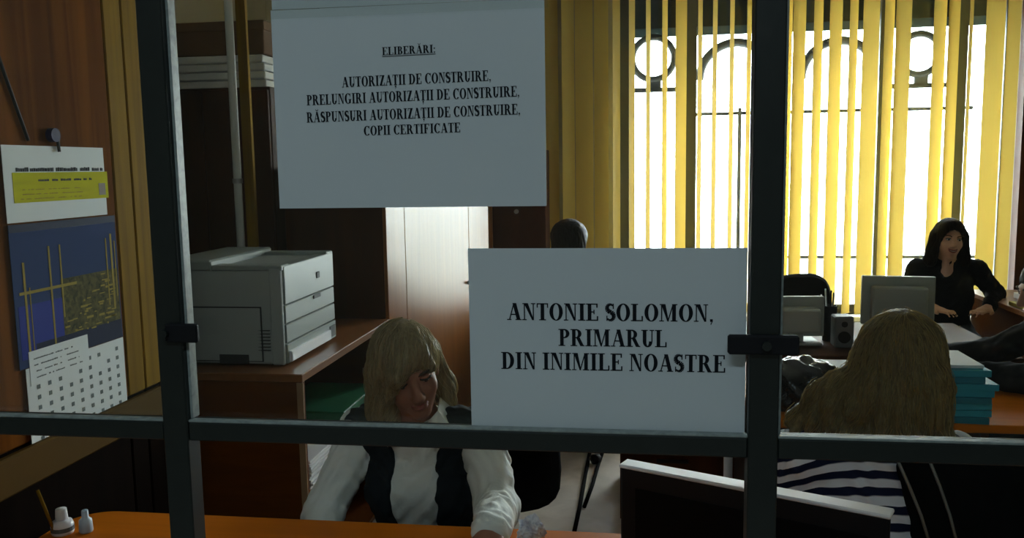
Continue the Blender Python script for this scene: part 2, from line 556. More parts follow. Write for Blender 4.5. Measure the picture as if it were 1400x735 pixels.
GL = {
    'I': (stem(0.10), 0.42), 'E': gl_E(), 'F': gl_E(True), 'P': gl_P(), 'A': gl_A(), 'S': gl_S(),
    'L': (stem(0.09) + [rect(0.2, 0, 0.66, TH), rect(0.59, 0, 0.67, 0.3)], 0.70),
    'T': ([rect(0.245, 0, 0.455, 1), sfs(0.35, 0.4, 0), rect(0.02, 1 - TH, 0.68, 1), rect(0.02, 0.74, 0.08, 1), rect(0.62, 0.74, 0.68, 1)], 0.70),
    'R': (gl_P()[0] + [dg(0.58, 0.33, 0.22, 0, 0.5), sfs(0.70, 0.26, 0)], 0.84),
    'B': (stem(0.09) + arcs(0.34, 0.75, 0.27, 0.25, 0.08, 0.18, -90, 90) + arcs(0.34, 0.27, 0.33, 0.27, 0.12, 0.20, -90, 90)
          + [rect(0.2, 0.93, 0.36, 1), rect(0.2, 0.47, 0.36, 0.54), rect(0.2, 0, 0.36, 0.07)], 0.72),
    'D': (stem(0.09) + arcs(0.34, 0.5, 0.43, 0.5, 0.20, 0.435, -90, 90, 18) + [rect(0.2, 0.935, 0.36, 1), rect(0.2, 0, 0.36, 0.065)], 0.82),
    'O': (arcs(0.41, 0.5, 0.39, 0.515, 0.17, 0.46, 0, 360, 30), 0.82),
    'C': (arcs(0.42, 0.5, 0.40, 0.515, 0.17, 0.455, 42, 318, 24) + [rect(0.66, 0.66, 0.72, 1.0)], 0.76),
    'G': (arcs(0.42, 0.5, 0.40, 0.515, 0.17, 0.455, 42, 318, 24) + [rect(0.66, 0.68, 0.72, 1.0), rect(0.55, 0.06, 0.76, 0.42), rect(0.46, 0.38, 0.84, 0.43)], 0.86),
    'U': ([rect(0.10, 0.3, 0.31, 1), sfs(0.2, 0.38, 1 - SF), rect(0.60, 0.3, 0.665, 1), sfs(0.63, 0.26, 1 - SF)]
          + arcs(0.3825, 0.33, 0.2825, 0.345, 0.075, 0.26, 180, 360), 0.78),
    'N': ([rect(0.10, 0, 0.165, 1), rect(0.62, 0, 0.685, 1), [(0.10, 1), (0.34, 1), (0.685, 0), (0.58, 0)], sfs(0.13, 0.26, 0), sfs(0.15, 0.26, 1 - SF), sfs(0.65, 0.26, 1 - SF)], 0.80),
    'M': ([rect(0.10, 0, 0.165, 1), rect(0.72, 0, 0.93, 1), [(0.10, 1), (0.34, 1), (0.54, 0.0), (0.45, 0)], dg(0.45, 0.74, 0.065), sfs(0.13, 0.26, 0),
           sfs(0.825, 0.38, 0), sfs(0.17, 0.3, 1 - SF), sfs(0.86, 0.3, 1 - SF)], 1.04),
    'Z': ([rect(0.06, 1 - TH, 0.64, 1), rect(0.04, 0, 0.66, TH), dg(0.04, 0.40, 0.24), rect(0.06, 0.74, 0.12, 1), rect(0.60, 0, 0.67, 0.28)], 0.70),
    ',': (comma(0.06, 0), 0.28), '.': ([rect(0.06, 0, 0.22, 0.15)], 0.28), ':': ([rect(0.06, 0, 0.22, 0.15), rect(0.06, 0.48, 0.22, 0.63)], 0.28), ' ': ([], 0.30),
}
GL['Ă'] = (GL['A'][0] + arcs(0.43, 1.26, 0.17, 0.18, 0.12, 0.10, 180, 360, 8), 0.84)
GL['Ţ'] = (GL['T'][0] + comma(0.28, -0.2), 0.70)


def text_polys(s):
    x, out = 0.0, []
    for ch in s:
        p, w = GL[ch]
        out += [[(x + a, b) for a, b in q] for q in p]
        x += w + 0.035
    return out, x - 0.035


def notice(name, label, x0, x1, z0, z1, lines, wob, tilt=0.0, parts_tape=None):
    """a printed sheet on the glass; lines = (text, px left, px right, py base, py cap top, underline)"""
    YP = FY + 0.0045
    t = thing(name, label, 'notice', ((x0 + x1) / 2, YP, z0))

    def dy(x, z):
        u, v = (x - x0) / (x1 - x0), (z - z0) / (z1 - z0)
        return -wob * (0.5 + 0.5 * math.sin(3.1 * u + 1.3) * math.cos(2.3 * v + 0.4)) - 0.0006 - wob * 1.5 * max(0, u - .85) * max(0, .2 - v) * 20
    N, K = 24, 18
    mb = MB()
    for side, off in ((0, 0.0), (1, 0.0003)):
        g = [(x0 + (x1 - x0) * i / N, YP + dy(x0 + (x1 - x0) * i / N, z0 + (z1 - z0) * j / K) + off, z0 + (z1 - z0) * j / K) for j in range(K + 1) for i in range(N + 1)]
        f = []
        for j in range(K):
            for i in range(N):
                q = (j * (N + 1) + i, j * (N + 1) + i + 1, (j + 1) * (N + 1) + i + 1, (j + 1) * (N + 1) + i)
                f.append(q if side == 0 else q[::-1])
        mb.add(g, f)
    mb.build('sheet', PAPER, t, smooth=True)
    for s, pl, pr_, pb, pt_, ul in lines:
        a, b = aY(pl, pb, YP), aY(pr_, pb, YP)
        c = aY(pl, pt_, YP)
        polys, w = text_polys(s)
        sx = (b.x - a.x) / w
        h = c.z - a.z
        base = (aY((pl + pr_) / 2, pb, YP)).z
        tb = MB()
        if ul:
            polys = polys + [rect(0, -0.2, w, -0.12)]
        for q in polys:
            vv = []
            for gx, gy in q:
                X = a.x + gx * sx
                Z = base + gy * h + math.tan(tilt) * (X - (a.x + b.x) / 2)
                vv.append((X, YP + dy(X, Z) - 0.0005, Z))
            tb.add(vv, [tuple(range(len(vv)))])
        tb.build('printed_line', INK, t)
    for (ax, az, bx, bz) in (parts_tape or []):
        MB().box(ax, bx, YP - 0.0042, YP - 0.0038, az, bz).build('tape', TAPE, t)
    return t


pa, pb_ = aY(374, 15, FY), aY(746, 279, FY)
notice('permit_notice', 'white printed sheet listing five lines of permits, taped high on the glass', -0.398, -0.094, pb_.z - 0.002, 1.776,
       [('ELIBERĂRI:', 523, 596, 74, 63, True),
        ('AUTORIZAŢII DE CONSTRUIRE,', 468, 672, 115, 101, False),
        ('PRELUNGIRI AUTORIZAŢII DE CONSTRUIRE,', 420, 711, 138, 124, False),
        ('RĂSPUNSURI AUTORIZAŢII DE CONSTRUIRE,', 420, 712, 162, 148, False),
        ('COPII CERTIFICATE', 498, 630, 183, 170, False)],
       0.0012, math.radians(0.8), [(-0.402, 1.766, -0.09, 1.81)])
# blank sheet whose lower edge shows above it
notice('blank_sheet', 'blank grey-white sheet above the permit notice, its lower edge under the tape', -0.396, -0.096, 1.7764, 1.985, [], 0.0010)
notice('slogan_notice', 'white printed sheet with three large centred lines, resting on the rail', -0.182, 0.1185, RZt + 0.0008, 1.5115,
       [('ANTONIE SOLOMON,', 694, 976, 438, 415, False),
        ('PRIMARUL', 764, 912, 473, 450, False),
        ('DIN INIMILE NOASTRE', 686, 992, 506, 483, False)], 0.0012)


# ------------------------------------------------------------------ vertical blinds
BY = 6.42


def blind(label, spans_, ztop, zbot, yref=200):
    xs = [aY(a, yref, BY).x for s in spans_ for a in s[:2]]
    t = thing('vertical_blind', label, 'blind', ((min(xs) + max(xs)) / 2, BY, zbot), group=None)
    box('head_rail', min(xs) - 0.03, max(xs) + 0.03, BY - 0.022, BY + 0.022, ztop, ztop + 0.035, SHEET, t, 0.004)
    for sp in spans_:
        xa, xb = aY(sp[0], yref, BY).x, aY(sp[1], yref, BY).x
        w, xc = xb - xa, (xa + xb) / 2
        W = max(0.115, w)
        mm = xc / BY
        best = min((abs(W * abs(math.cos(p) - mm * math.sin(p)) - w), p) for p in [math.radians(d * 0.5) for d in range(-176, 177)] if (p < 0) == (len(sp) > 2))
        phi = best[1]
        N = 6
        v = []
        for z in (zbot, ztop):
            for off in (0.0, 0.0016):
                for i in range(N + 1):
                    u = (i / N - 0.5) * W
                    bow = 0.006 * (1 - (2 * i / N - 1) ** 2) + off
                    v.append((xc + u * math.cos(phi) - bow * math.sin(phi), BY + u * math.sin(phi) + bow * math.cos(phi), z))
        R_ = N + 1
        f = []
        for i in range(N):
            f.append((i, i + 1, 2 * R_ + i + 1, 2 * R_ + i))
            f.append((R_ + i + 1, R_ + i, 3 * R_ + i, 3 * R_ + i + 1))
        for i in (0, N):
            f.append((i, R_ + i, 3 * R_ + i, 2 * R_ + i))
        MB().add(v, f).build('slat', SLAT, t, smooth=False)
    return t


ZT = 2.98
blind('ochre vertical blind with nearly closed slats hanging against the wall beside the window',
      [(744, 764), (769, 786), (787, 811), (813, 832), (838, 848)], ZT, 0.5)
blind('yellow vertical blind with slats turned edge-on, clear view of the iron rings',
      [(860, 868), (883, 889), (905, 912), (923, 938), (953, 959), (973, 979), (996, 1002), (1019, 1025), (1040, 1047)], ZT, 0.5)
blind('bright yellow vertical blind with half-open broad slats behind the beige monitor',
      [(1066, 1080), (1081, 1098), (1109, 1121), (1130, 1147), (1157, 1168), (1175, 1197), (1204, 1217), (1219, 1240), (1270, 1287), (1290, 1305)], ZT, 0.5)
blind('narrow yellow vertical blind of three slats at the window end by the red-brown desk',
      [(1318, 1323), (1340, 1366), (1369, 1387)], ZT, 0.62)


# ------------------------------------------------------------------ furniture
def desk(label, x0, x1, y0, y1, z, top, panel, rx=0.0, group=None, inset=0.0, far=False):
    t = thing('office_desk', label, 'desk', ((x0 + x1) / 2, (y0 + y1) / 2, 0), group=group)
    if rx:      # rounded far left corner
        b = bmesh.new()
        pts = [(x0, y0), (x1, y0), (x1, y1)]
        for i in range(11):
            a = PI / 2 + PI / 2 * i / 10
            pts.append((x0 + rx + rx * math.cos(a), y1 - rx + rx * math.sin(a)))
        vs = [b.verts.new((p[0], p[1], z - 0.028)) for p in pts]
        fc = b.faces.new(vs)
        ex = bmesh.ops.extrude_face_region(b, geom=[fc])
        for e in ex['geom']:
            if isinstance(e, bmesh.types.BMVert): e.co.z = z
        bmesh.ops.recalc_face_normals(b, faces=b.faces)
        MB().bm(b).build('desk_top', top, t)
    else:
        box('desk_top', x0, x1, y0, y1, z - 0.028, z, top, t, 0.003)
    q = rx * 0.5
    box('side_panel', x0 + 0.03 + q, x0 + 0.055 + q, y0 + 0.04, y1 - 0.05 - q, 0, z - 0.028, panel, t)
    box('side_panel', x1 - 0.055 - inset, x1 - 0.03 - inset, y0 + 0.04, y1 - 0.05, 0, z - 0.028, panel, t)
    box('modesty_panel', x0 + 0.055 + q, x1 - 0.055 - inset, (y1 - 0.08 if far else y0 + 0.06), (y1 - 0.06 if far else y0 + 0.08), 0.12, z - 0.028, panel, t)
    return t


DZ = 0.76
DE = aZ(400, 709, DZ).y
desk('orange beech counter desk with rounded corner, directly behind the counter window', -1.375, 0.80, FY + 0.07, DE, DZ, DESK, DARKWOOD, 0.10)
desk('orange desk carrying the teal folders and the black bag', 0.40, 1.50, 2.86, 3.72, 0.75, DESK, DARKWOOD, inset=0.32)
desk('dark desk carrying the two monitors near the window', 0.42, 1.66, 3.86, 4.7, 0.75, DARKWOOD, DARKWOOD)
desk('red-brown desk with loose papers by the end of the window', 2.16, 2.95, 5.05, 5.95, 0.75, CABTOP, CABWOOD)

# low cabinet under the printer, open toward the seated clerk
CT = 0.90
CX1 = -1.137
cb = thing('low_cabinet', 'red-brown low cabinet with an open side, carrying the printer', 'cabinet', (-1.6, 3.3, 0))
CF = 2.755
box('worktop', -2.05, CX1, CF, 3.845, CT - 0.03, CT, CABTOP, cb, 0.003)
box('front_panel', -2.05, CX1 - 0.004, CF + 0.006, CF + 0.03, 0.0, CT - 0.03, CABWOOD, cb)
box('edge_band', CX1 - 0.022, CX1 + 0.001, CF + 0.001, CF + 0.0065, 0.0, CT - 0.031, CABEDGE, cb)
box('back_panel', -1.62, -1.60, CF + 0.03, 3.82, 0.0, CT - 0.03, CABWOOD, cb)
box('end_panel', -1.60, CX1 - 0.004, 3.82, 3.842, 0.0, CT - 0.03, CABWOOD, cb)
for z in (0.05, 0.44):
    box('shelf', -1.60, CX1 - 0.01, CF + 0.031, 3.819, z, z + 0.02, ORANGEWOOD if z > 0.1 else CABWOOD, cb)

fd = box('card_folder', -1.50, -1.17, 3.25, 3.72, 0.4605, 0.62, GREEN, None, 0.004)
tag(fd, 'thick green card folder inside the open low cabinet', 'folder')
pp = MB()
for i in range(9):
    a = random.uniform(-0.05, 0.05)
    pp.box(-1.34 + random.uniform(-.01, .01), -1.15 + random.uniform(-.008, .008), 2.82 + random.uniform(0, .01), 3.05, 0.4605 + i * 0.012, 0.4605 + i * 0.012 + 0.009)
tag(pp.build('paper_stack', SHEET), 'white stack of papers on the shelf of the low cabinet', 'papers')

# wardrobes
WA = thing('dark_wardrobe', 'tall dark brown wardrobe with a brown box on top, beside the white pipe', 'wardrobe', (-2.05, 4.2, 0))
box('body', -2.40, -1.72, 3.94, 4.5, 0, 2.0, DARKWOOD, WA, 0.003)
box('door', -2.395, -2.062, 3.92, 3.939, 0.06, 1.985, DARKWOOD, WA, 0.003)
box('door', -2.058, -1.725, 3.92, 3.939, 0.06, 1.985, DARKWOOD, WA, 0.003)
for x in (-2.085, -2.035):
    box('handle', x - 0.006, x + 0.006, 3.895, 3.92, 1.0, 1.12, STEEL, WA, 0.002)

ANG = math.radians(10)
c0 = Vector((-1.150, 3.862, 0))
WB = thing('polished_wardrobe', 'cherry wardrobe with polished doors shining in the window light', 'wardrobe', c0, -ANG)
LB = 1.42   # local: x to the left is depth, y along the doors
box('body', -0.54, -0.02, 0.0, LB, 0, 1.62, DARKWOOD, WB, 0.002, world=False)
for a, b in ((0.004, 0.205), (0.209, 1.075), (1.079, LB)):
    box('door', -0.019, 0.0, a, b, 0.06, 1.60, GLOSSDOOR, WB, 0.002, world=False)
MB().tube([(0.0, 1.045, 0.93), (0.022, 1.045, 0.93)], 0.011, 10).build('door_knob', STEEL, WB, world=False)

def topbox(name, label, cat, x0, x1, y0, y1, z0, z1, m, lidm):
    t = thing(name, label, cat, ((x0 + x1) / 2, (y0 + y1) / 2, z0))
    box('box_body', x0, x1, y0, y1, z0, z1 - 0.03, m, t, 0.004)
    box('lid', x0 - 0.006, x1 + 0.006, y0 - 0.006, y1 + 0.006, z1 - 0.045, z1, lidm, t, 0.004)
    return t


def bundle(label, x0, x1, y0, y1, z0, n, h):
    t = thing('paper_bundle', label, 'papers', ((x0 + x1) / 2, (y0 + y1) / 2, z0))
    for i in range(n):
        box('ream', x0 + random.uniform(0, .02), x1 - random.uniform(0, .02), y0 + random.uniform(0, .02), y1, z0 + i * h, z0 + (i + 1) * h - 0.004, SHEET, t, 0.004)
    return t


bundle('white bundles of paper on the dark wardrobe under the brown box', -2.38, -1.73, 3.93, 4.45, 2.0, 4, 0.0385)
topbox('storage_box', 'brown lidded cardboard box on the paper bundles above the dark wardrobe', 'box', -2.38, -1.74, 3.94, 4.45, 2.154, 2.31, CARDB, CARDB)
PPY = 3.46
px_ = aY(317, 100, PPY)
pipe = thing('heating_pipe', 'thin white vertical pipe running to the ceiling behind the printer', 'pipe', (px_.x, PPY, CT))
MB().tube([(px_.x, PPY, CT), (px_.x, PPY, RZ)], 0.017, 14).build('pipe', WHITEP, pipe, smooth=True)
for z in (1.0, 1.55, 2.8):
    MB().tube([(px_.x, PPY, z), (px_.x, PPY, z + 0.02)], 0.021, 14).build('clamp', STEEL, pipe)
tag(box('trim_2', px_.x + 0.03, px_.x + 0.072, PPY, PPY + 0.02, CT, RZ, PANELY), kind='structure')

# dark cupboard in the far corner
cu = thing('corner_cupboard', 'dark cupboard with an orange stile in the corner next to the ochre blind', 'cupboard', (-0.95, 6.3, 0))
xa, xb, xc = [aY(p, 300, 6.06).x for p in (656, 673, 746)]
box('body', xa, xc, 6.08, 6.36, 0, 1.72, DARKWOOD, cu, 0.003)
box('stile', xa, xb, 6.055, 6.079, 0, 1.72, ORANGEWOOD, cu, 0.003)
box('door', xb + 0.004, xc, 6.06, 6.079, 0.06, 1.70, DARKWOOD, cu, 0.003)
kz = aY(706, 289, 6.05)
MB().tube([(kz.x, 6.06, kz.z), (kz.x, 6.035, kz.z)], 0.016, 12).build('knob', STEEL, cu)


# ------------------------------------------------------------------ printer
PY0, PY1, PXA, PXB, PZ0, PZ1 = 2.85, 3.375, -1.70, -1.235, CT, 1.268
pr_ = thing('laser_printer', 'large grey office laser printer with two front trays on the low cabinet', 'printer', (-1.46, 3.1, CT))
box('body', PXA, PXB - 0.012, PY0 + 0.006, PY1, PZ0 + 0.008, PZ1 - 0.01, PLAST, pr_, 0.012, seg=3)
# lid frame round the output well
m = MB()
m.box(PXA, PXA + 0.20, PY0, PY1, PZ1 - 0.02, PZ1 + 0.018, 0.006)
m.box(PXA + 0.20, PXB, PY0, PY0 + 0.075, PZ1 - 0.02, PZ1, 0.004)
m.box(PXA + 0.20, PXB, PY1 - 0.075, PY1, PZ1 - 0.02, PZ1 + 0.003, 0.004)
m.box(PXB - 0.05, PXB, PY0 + 0.075, PY1 - 0.075, PZ1 - 0.02, PZ1 - 0.004, 0.004)
m.build('top_cover', PLASTL, pr_)
m = MB()
m.add([(PXA + 0.2, PY0 + 0.075, PZ1 - 0.055), (PXB - 0.05, PY0 + 0.075, PZ1 - 0.006), (PXB - 0.05, PY1 - 0.075, PZ1 - 0.006), (PXA + 0.2, PY1 - 0.075, PZ1 - 0.055)], [(0, 1, 2, 3)])
m.build('output_tray', PLASTD, pr_)
# side facing the counter: access door with grip
z0d, z1d = aY(300, 497, PY0).z + 0.012, aY(300, 421, PY0).z
xd = aY(356, 450, PY0).x
sd = box('side_door', PXA + 0.02, xd, PY0 + 0.0005, PY0 + 0.007, z0d, z1d, PLAST, pr_, 0.0015)
box('door_gap', PXA + 0.016, xd + 0.005, PY0 + 0.0035, PY0 + 0.0075, z0d - 0.003, z1d + 0.005, PLASTD, pr_)
a, b = aY(300, 484, PY0), aY(341, 498, PY0)
box('grip', a.x, b.x, PY0 - 0.0012, PY0 + 0.002, b.z + 0.002, a.z, PLASTD, sd, 0.001)
box('corner_column', PXB - 0.05, PXB - 0.004, PY0 - 0.001, PY0 + 0.02, PZ0 + 0.008, PZ1 - 0.008, PLAST, pr_, 0.006, seg=2)
# front facing the room: covers and trays
def front(name, za, zb, m_, proud=0.0, par=pr_, ya=PY0 + 0.018, yb=PY1 - 0.006):
    return box(name, PXB - 0.014, PXB + proud, ya, yb, za, zb, m_, par, 0.003)
front('front_cover', 1.125, PZ1 - 0.004, PLASTL, 0.002)
front('manual_feed_door', 1.055, 1.121, PLASTL, 0.001)
t_ = front('paper_tray', 0.985, 1.051, PLASTL, 0.001)
t2 = front('paper_tray', 0.91, 0.981, PLASTL, 0.003)
box('tray_lip', PXB, PXB + 0.014, PY0 + 0.03, PY1 - 0.09, 0.915, 0.955, SATINW, t2, 0.003)
box('tray_grip', PXB + 0.001, PXB + 0.006, PY1 - 0.08, PY1 - 0.02, 0.92, 0.965, PLASTD, t2)
box('tray_lock', PXB + 0.001, PXB + 0.006, PY1 - 0.24, PY1 - 0.17, 1.105, 1.118, PLASTD, pr_)
box('power_button', PXB + 0.001, PXB + 0.006, PY1 - 0.20, PY1 - 0.17, 1.18, 1.205, PLASTD, pr_, 0.002)
for x in (PXA + 0.04, PXB - 0.07):
    for y in (PY0 + 0.04, PY1 - 0.06):
        box('foot', x, x + 0.03, y, y + 0.03, PZ0, PZ0 + 0.01, BLACK, pr_)
m = MB()
for i in range(7):
    m.box(PXB - 0.10, PXB - 0.055, PY0 + 0.0005, PY0 + 0.0062, 0.96 + i * 0.012, 0.963 + i * 0.012)
m.build('vent', PLASTD, pr_)


# ------------------------------------------------------------------ wall calendar
def kz_(py, px=80):
    return aX(px, py, LX).z


CY0, CY1 = 1.738, 2.138
cal = thing('wall_calendar', 'wall calendar with yellow banner and a blue night picture of towers', 'calendar', (LX, 1.94, 0.93))
CXf = LX + 0.006
ZH0, ZH1 = 1.492, 1.668
ZP0 = 1.155
def card(name, y0, y1, z0, z1, m_, off=0.0, par=cal, th=0.001):
    return box(name, CXf + off - th, CXf + off, y0, y1, z0, z1, m_, par)
CALW = mat('calendar_card', (0.86, 0.91, 0.92), 0.7, spec=0.05)
CALB = mat('calendar_night_sky', (0.030, 0.055, 0.15), 0.7, spec=0.05, noise=((6, 6, 6), 0.5, (0.025, 0.05, 0.15)))
CALN = mat('calendar_navy', (0.008, 0.014, 0.05), 0.5, spec=0.05)
CALBL = mat('calendar_cobalt', (0.015, 0.03, 0.27), 0.5, spec=0.05)
CALY = mat('calendar_yellow', (0.60, 0.58, 0.01), 0.7, spec=0.05, noise=((30, 8, 60), 0.5, (0.40, 0.36, 0.02)))
CALO = mat('calendar_lamplight', (0.36, 0.27, 0.06), 0.7, spec=0.05)
CALG = mat('calendar_dusk_city', (0.035, 0.038, 0.022), 0.7, spec=0.05, noise=((80, 80, 80), 0.8, (0.20, 0.17, 0.06)))
CALT = mat('calendar_grey_print', (0.10, 0.13, 0.13), 0.7)
card('header', CY0, CY1 - 0.03, ZH0, ZH1, CALW)
yb0, yb1 = aX(14, 250, LX).y, aX(144, 250, LX).y
bn = card('banner', yb0, yb1, kz_(278, 15), kz_(236, 15), CALY, 0.0008)
card('portrait', yb1 - 0.04, yb1 - 0.012, kz_(266, 140), kz_(250, 140), mat('print_grey_mauve', (0.25, 0.2, 0.15), 0.7), 0.0012, bn)
# header lines: unreadable print, drawn as broken dashes
def dashes(y0, y1, z, h, par, m_, rnd, off, dens=0.85):
    mb = MB(); y = y0
    while y < y1:
        wv = rnd.uniform(0.003, 0.009)
        if rnd.random() < dens:
            hh = h * rnd.uniform(0.7, 1.0)
            mb.box(CXf + off - 0.0004, CXf + off, y, min(y + wv, y1), z, z + hh)
        y += wv + 0.0012
    return tag(mb.build('print_line', m_, par), kind='stuff')
rn = random.Random(7)
dashes(aX(18, 232, LX).y, aX(137, 232, LX).y, kz_(234), 0.010, cal, INK, rn, 0.0008)
dashes(aX(45, 245, LX).y, aX(122, 245, LX).y, kz_(247), 0.006, bn, INK, rn, 0.0012)
for py in (258, 264, 270):
    dashes(aX(25, py, LX).y, aX(110, py, LX).y, kz_(py), 0.0025, bn, CALO, rn, 0.0012, 0.6)
pic = card('picture', CY0, CY1, ZP0, ZH0 - 0.004, CALB)
card('picture_border', CY0, CY1, ZH0 - 0.022, ZH0 - 0.004, CALN, 0.0006, pic)
card('water', CY0 + 0.01, 1.92, ZP0 + 0.02, 1.30, CALBL, 0.0004, pic)
card('shore', 1.90, CY1 - 0.004, ZP0 + 0.005, 1.345, CALG, 0.0005, pic)
card('foreground', CY0 + 0.06, CY1 - 0.004, ZP0, ZP0 + 0.05, CALN, 0.0006, pic)
m = MB()
for py_, z0_, z1_, w_ in ((1.775, 1.15, 1.40, .007), (1.79, 1.17, 1.34, .003), (1.865, 1.17, 1.43, .006), (1.905, 1.25, 1.43, .005), (2.09, 1.25, 1.43, .005), (2.112, 1.24, 1.44, .008), (2.127, 1.27, 1.42, .004)):
    m.box(CXf + 0.0004, CXf + 0.0009, py_ - w_ / 2, py_ + w_ / 2, z0_, z1_)
m.box(CXf + 0.0004, CXf + 0.0008, 1.755, 1.96, 1.325, 1.332)
tag(m.build('towers', CALO, pic), kind='stuff')
m = MB()
for i in range(60):
    y, z = rn.uniform(1.88, 2.10), rn.uniform(1.20, 1.34)
    if z > 1.20 + (y - 1.86) * 0.75: continue
    m.box(CXf + 0.0005, CXf + 0.0009, y, y + rn.uniform(.006, .03), z, z + rn.uniform(.002, .006))
tag(m.build('town_lights', CALO, pic), kind='stuff')
ZC0 = 0.932
mo = card('month_block', CY0 + 0.018, CY1, ZC0, ZP0 - 0.002, CALW)
sl = card('month_sheet', CY0 + 0.03, 1.985, ZP0 - 0.045, ZP0 + 0.036, CALW, 0.0014, mo)
for i in range(4):
    dashes(CY0 + 0.045, 1.97 - rn.uniform(0, .05), ZP0 - 0.03 + i * 0.015, 0.0035, sl, CALT, rn, 0.0018, 0.7)
for r in range(8):
    z = ZC0 + 0.016 + r * 0.025
    mb = MB()
    for c_ in range(9):
        y = CY0 + 0.05 + c_ * 0.039
        if rn.random() < 0.9:
            mb.box(CXf + 0.0002, CXf + 0.0007, y, y + 0.011, z, z + 0.010)
    tag(mb.build('date_row', CALT, mo), kind='stuff')
hy, hz = aX(69, 192, LX).y, kz_(192)
hk = thing('calendar_clip', 'violet clip hooked on a nail above the wall calendar', 'clip', (LX, hy, hz))
MB().tube([(LX, hy, hz + 0.012), (LX + 0.016, hy, hz + 0.012)], 0.017, 14).build('clip_disc', PURPLE, hk)
MB().tube([(LX + 0.010, hy + 0.012, hz + 0.008), (LX + 0.011, hy + 0.014, hz - 0.028)], 0.004, 8).build('clip_pin', BLACK, hk)
m = MB()
p0, p1, p2 = aX(-30, 5, LX), aX(3, 100, LX), aX(36, 192, LX)
m.tube([(LX + 0.005, p.y, p.z) for p in (p0, p1, (p1 + p2) / 2, p2)], 0.0040, 8)
tag(m.build('wall_cable', BLACK, smooth=True), 'black cable slanting down the panelled wall behind the calendar', 'cable')

# ------------------------------------------------------------------ small things on the counter desk
gb = aZ(85, 728, DZ)
g1 = thing('glue_bottle', 'short white glue bottle with grey collar at the rounded desk end', 'bottle', (-1.335, gb.y, DZ))
MB().lathe([(0.0235, 0), (0.025, 0.004), (0.025, 0.022), (0.022, 0.03), (0.012, 0.034)], (-1.335, gb.y, DZ)).build('bottle_body', SATINW, g1, smooth=True)
MB().lathe([(0.0255, 0.008), (0.0255, 0.018)], (-1.335, gb.y, DZ)).build('label_band', DGREY, g1)
MB().lathe([(0.013, 0.034), (0.014, 0.037), (0.0125, 0.058), (0.0118, 0.06)], (-1.335, gb.y, DZ), 14).build('cap', SHEET, g1, smooth=True)
g2 = thing('correction_bottle', 'small pale blue leaning bottle beside the glue bottle', 'bottle', (-1.283, gb.y + 0.012, DZ))
MB().lathe([(0.014, 0), (0.016, 0.004), (0.0145, 0.03), (0.008, 0.036), (0.0075, 0.052), (0.006, 0.054)], (-1.283, gb.y + 0.012, DZ), 14).build('bottle_body', mat('pale_blue_plastic', (0.5, 0.62, 0.75), 0.4), g2, smooth=True)
m = MB()
pc = aZ(62, 735, DZ)
m.tube([(LX + 0.06, gb.y - 0.02, DZ + 0.008), (LX + 0.032, gb.y - 0.03, DZ + 0.115)], 0.004, 8)
tag(m.build('pencil', PANELY, smooth=True), 'yellow pencil propped against the panelled wall by the glue bottle', 'pencil')

# crumpled tissue with blue print near the clerk's sleeve
tb_ = aZ(727, 744, DZ)
b = bmesh.new()
bmesh.ops.create_icosphere(b, subdivisions=4, radius=1)
for v in b.verts:
    n = v.co.normalized()
    r = 0.027 * (1 + 0.30 * math.sin(5 * n.x + 3 * n.z + 1) * math.cos(6 * n.y + 2) + 0.18 * abs(math.sin(11 * n.x - 7 * n.y)) - 0.2 * abs(math.sin(9 * n.z + 8 * n.y)))
    v.co = Vector((tb_.x + n.x * r * 1.0, tb_.y + n.y * r, DZ + 0.026 + n.z * r * 1.05))
zmin = min(v.co.z for v in b.verts)
for v in b.verts: v.co.z += DZ - zmin
mb = MB().bm(b)
mm_ = mat('tissue_blue_print', (0.92, 0.93, 0.95), 0.8, noise=((45, 45, 30), 0.55, (0.10, 0.14, 0.35)))
tag(mb.build('crumpled_tissue', mm_, smooth=False), 'crumpled white tissue with blue print on the counter desk', 'tissue')

# ------------------------------------------------------------------ flat monitor in the foreground
ma, mb2 = aZ(849, 633, 1.055), aZ(1217, 703, 1.055)
vec = (mb2 - ma); vec.z = 0
Lm = vec.length
ang = math.atan2(vec.y, vec.x)
lc = thing('flat_monitor', 'black flat monitor with a white top edge standing on the counter desk', 'monitor', (*((ma + mb2) / 2).xy, DZ), ang)
hz_ = 1.055 - DZ
box('casing', -Lm / 2, Lm / 2, -0.004, 0.012, 0.05, hz_ - 0.004, BLACK, lc, 0.004, world=False)
box('bezel_edge', -Lm / 2 - 0.002, Lm / 2 + 0.002, -0.006, 0.030, hz_ - 0.007, hz_, SATINW, lc, 0.002, world=False)
box('back_cover', -Lm / 2 + 0.004, Lm / 2 - 0.004, 0.012, 0.030, 0.054, hz_ - 0.008, BLACK, lc, 0.004, world=False)
box('panel_seam', -Lm / 2 + 0.03, Lm / 2 - 0.03, -0.0055, -0.003, 0.075, hz_ - 0.04, mat('dark_screen', (0.005, 0.005, 0.006), 0.6, spec=0.1), lc, 0.001, world=False)
box('neck', -0.03, 0.03, 0.030, 0.055, 0.012, 0.16, BLACK, lc, 0.003, world=False)
box('foot', -0.11, 0.11, -0.05, 0.11, 0, 0.014, BLACK, lc, 0.005, world=False)


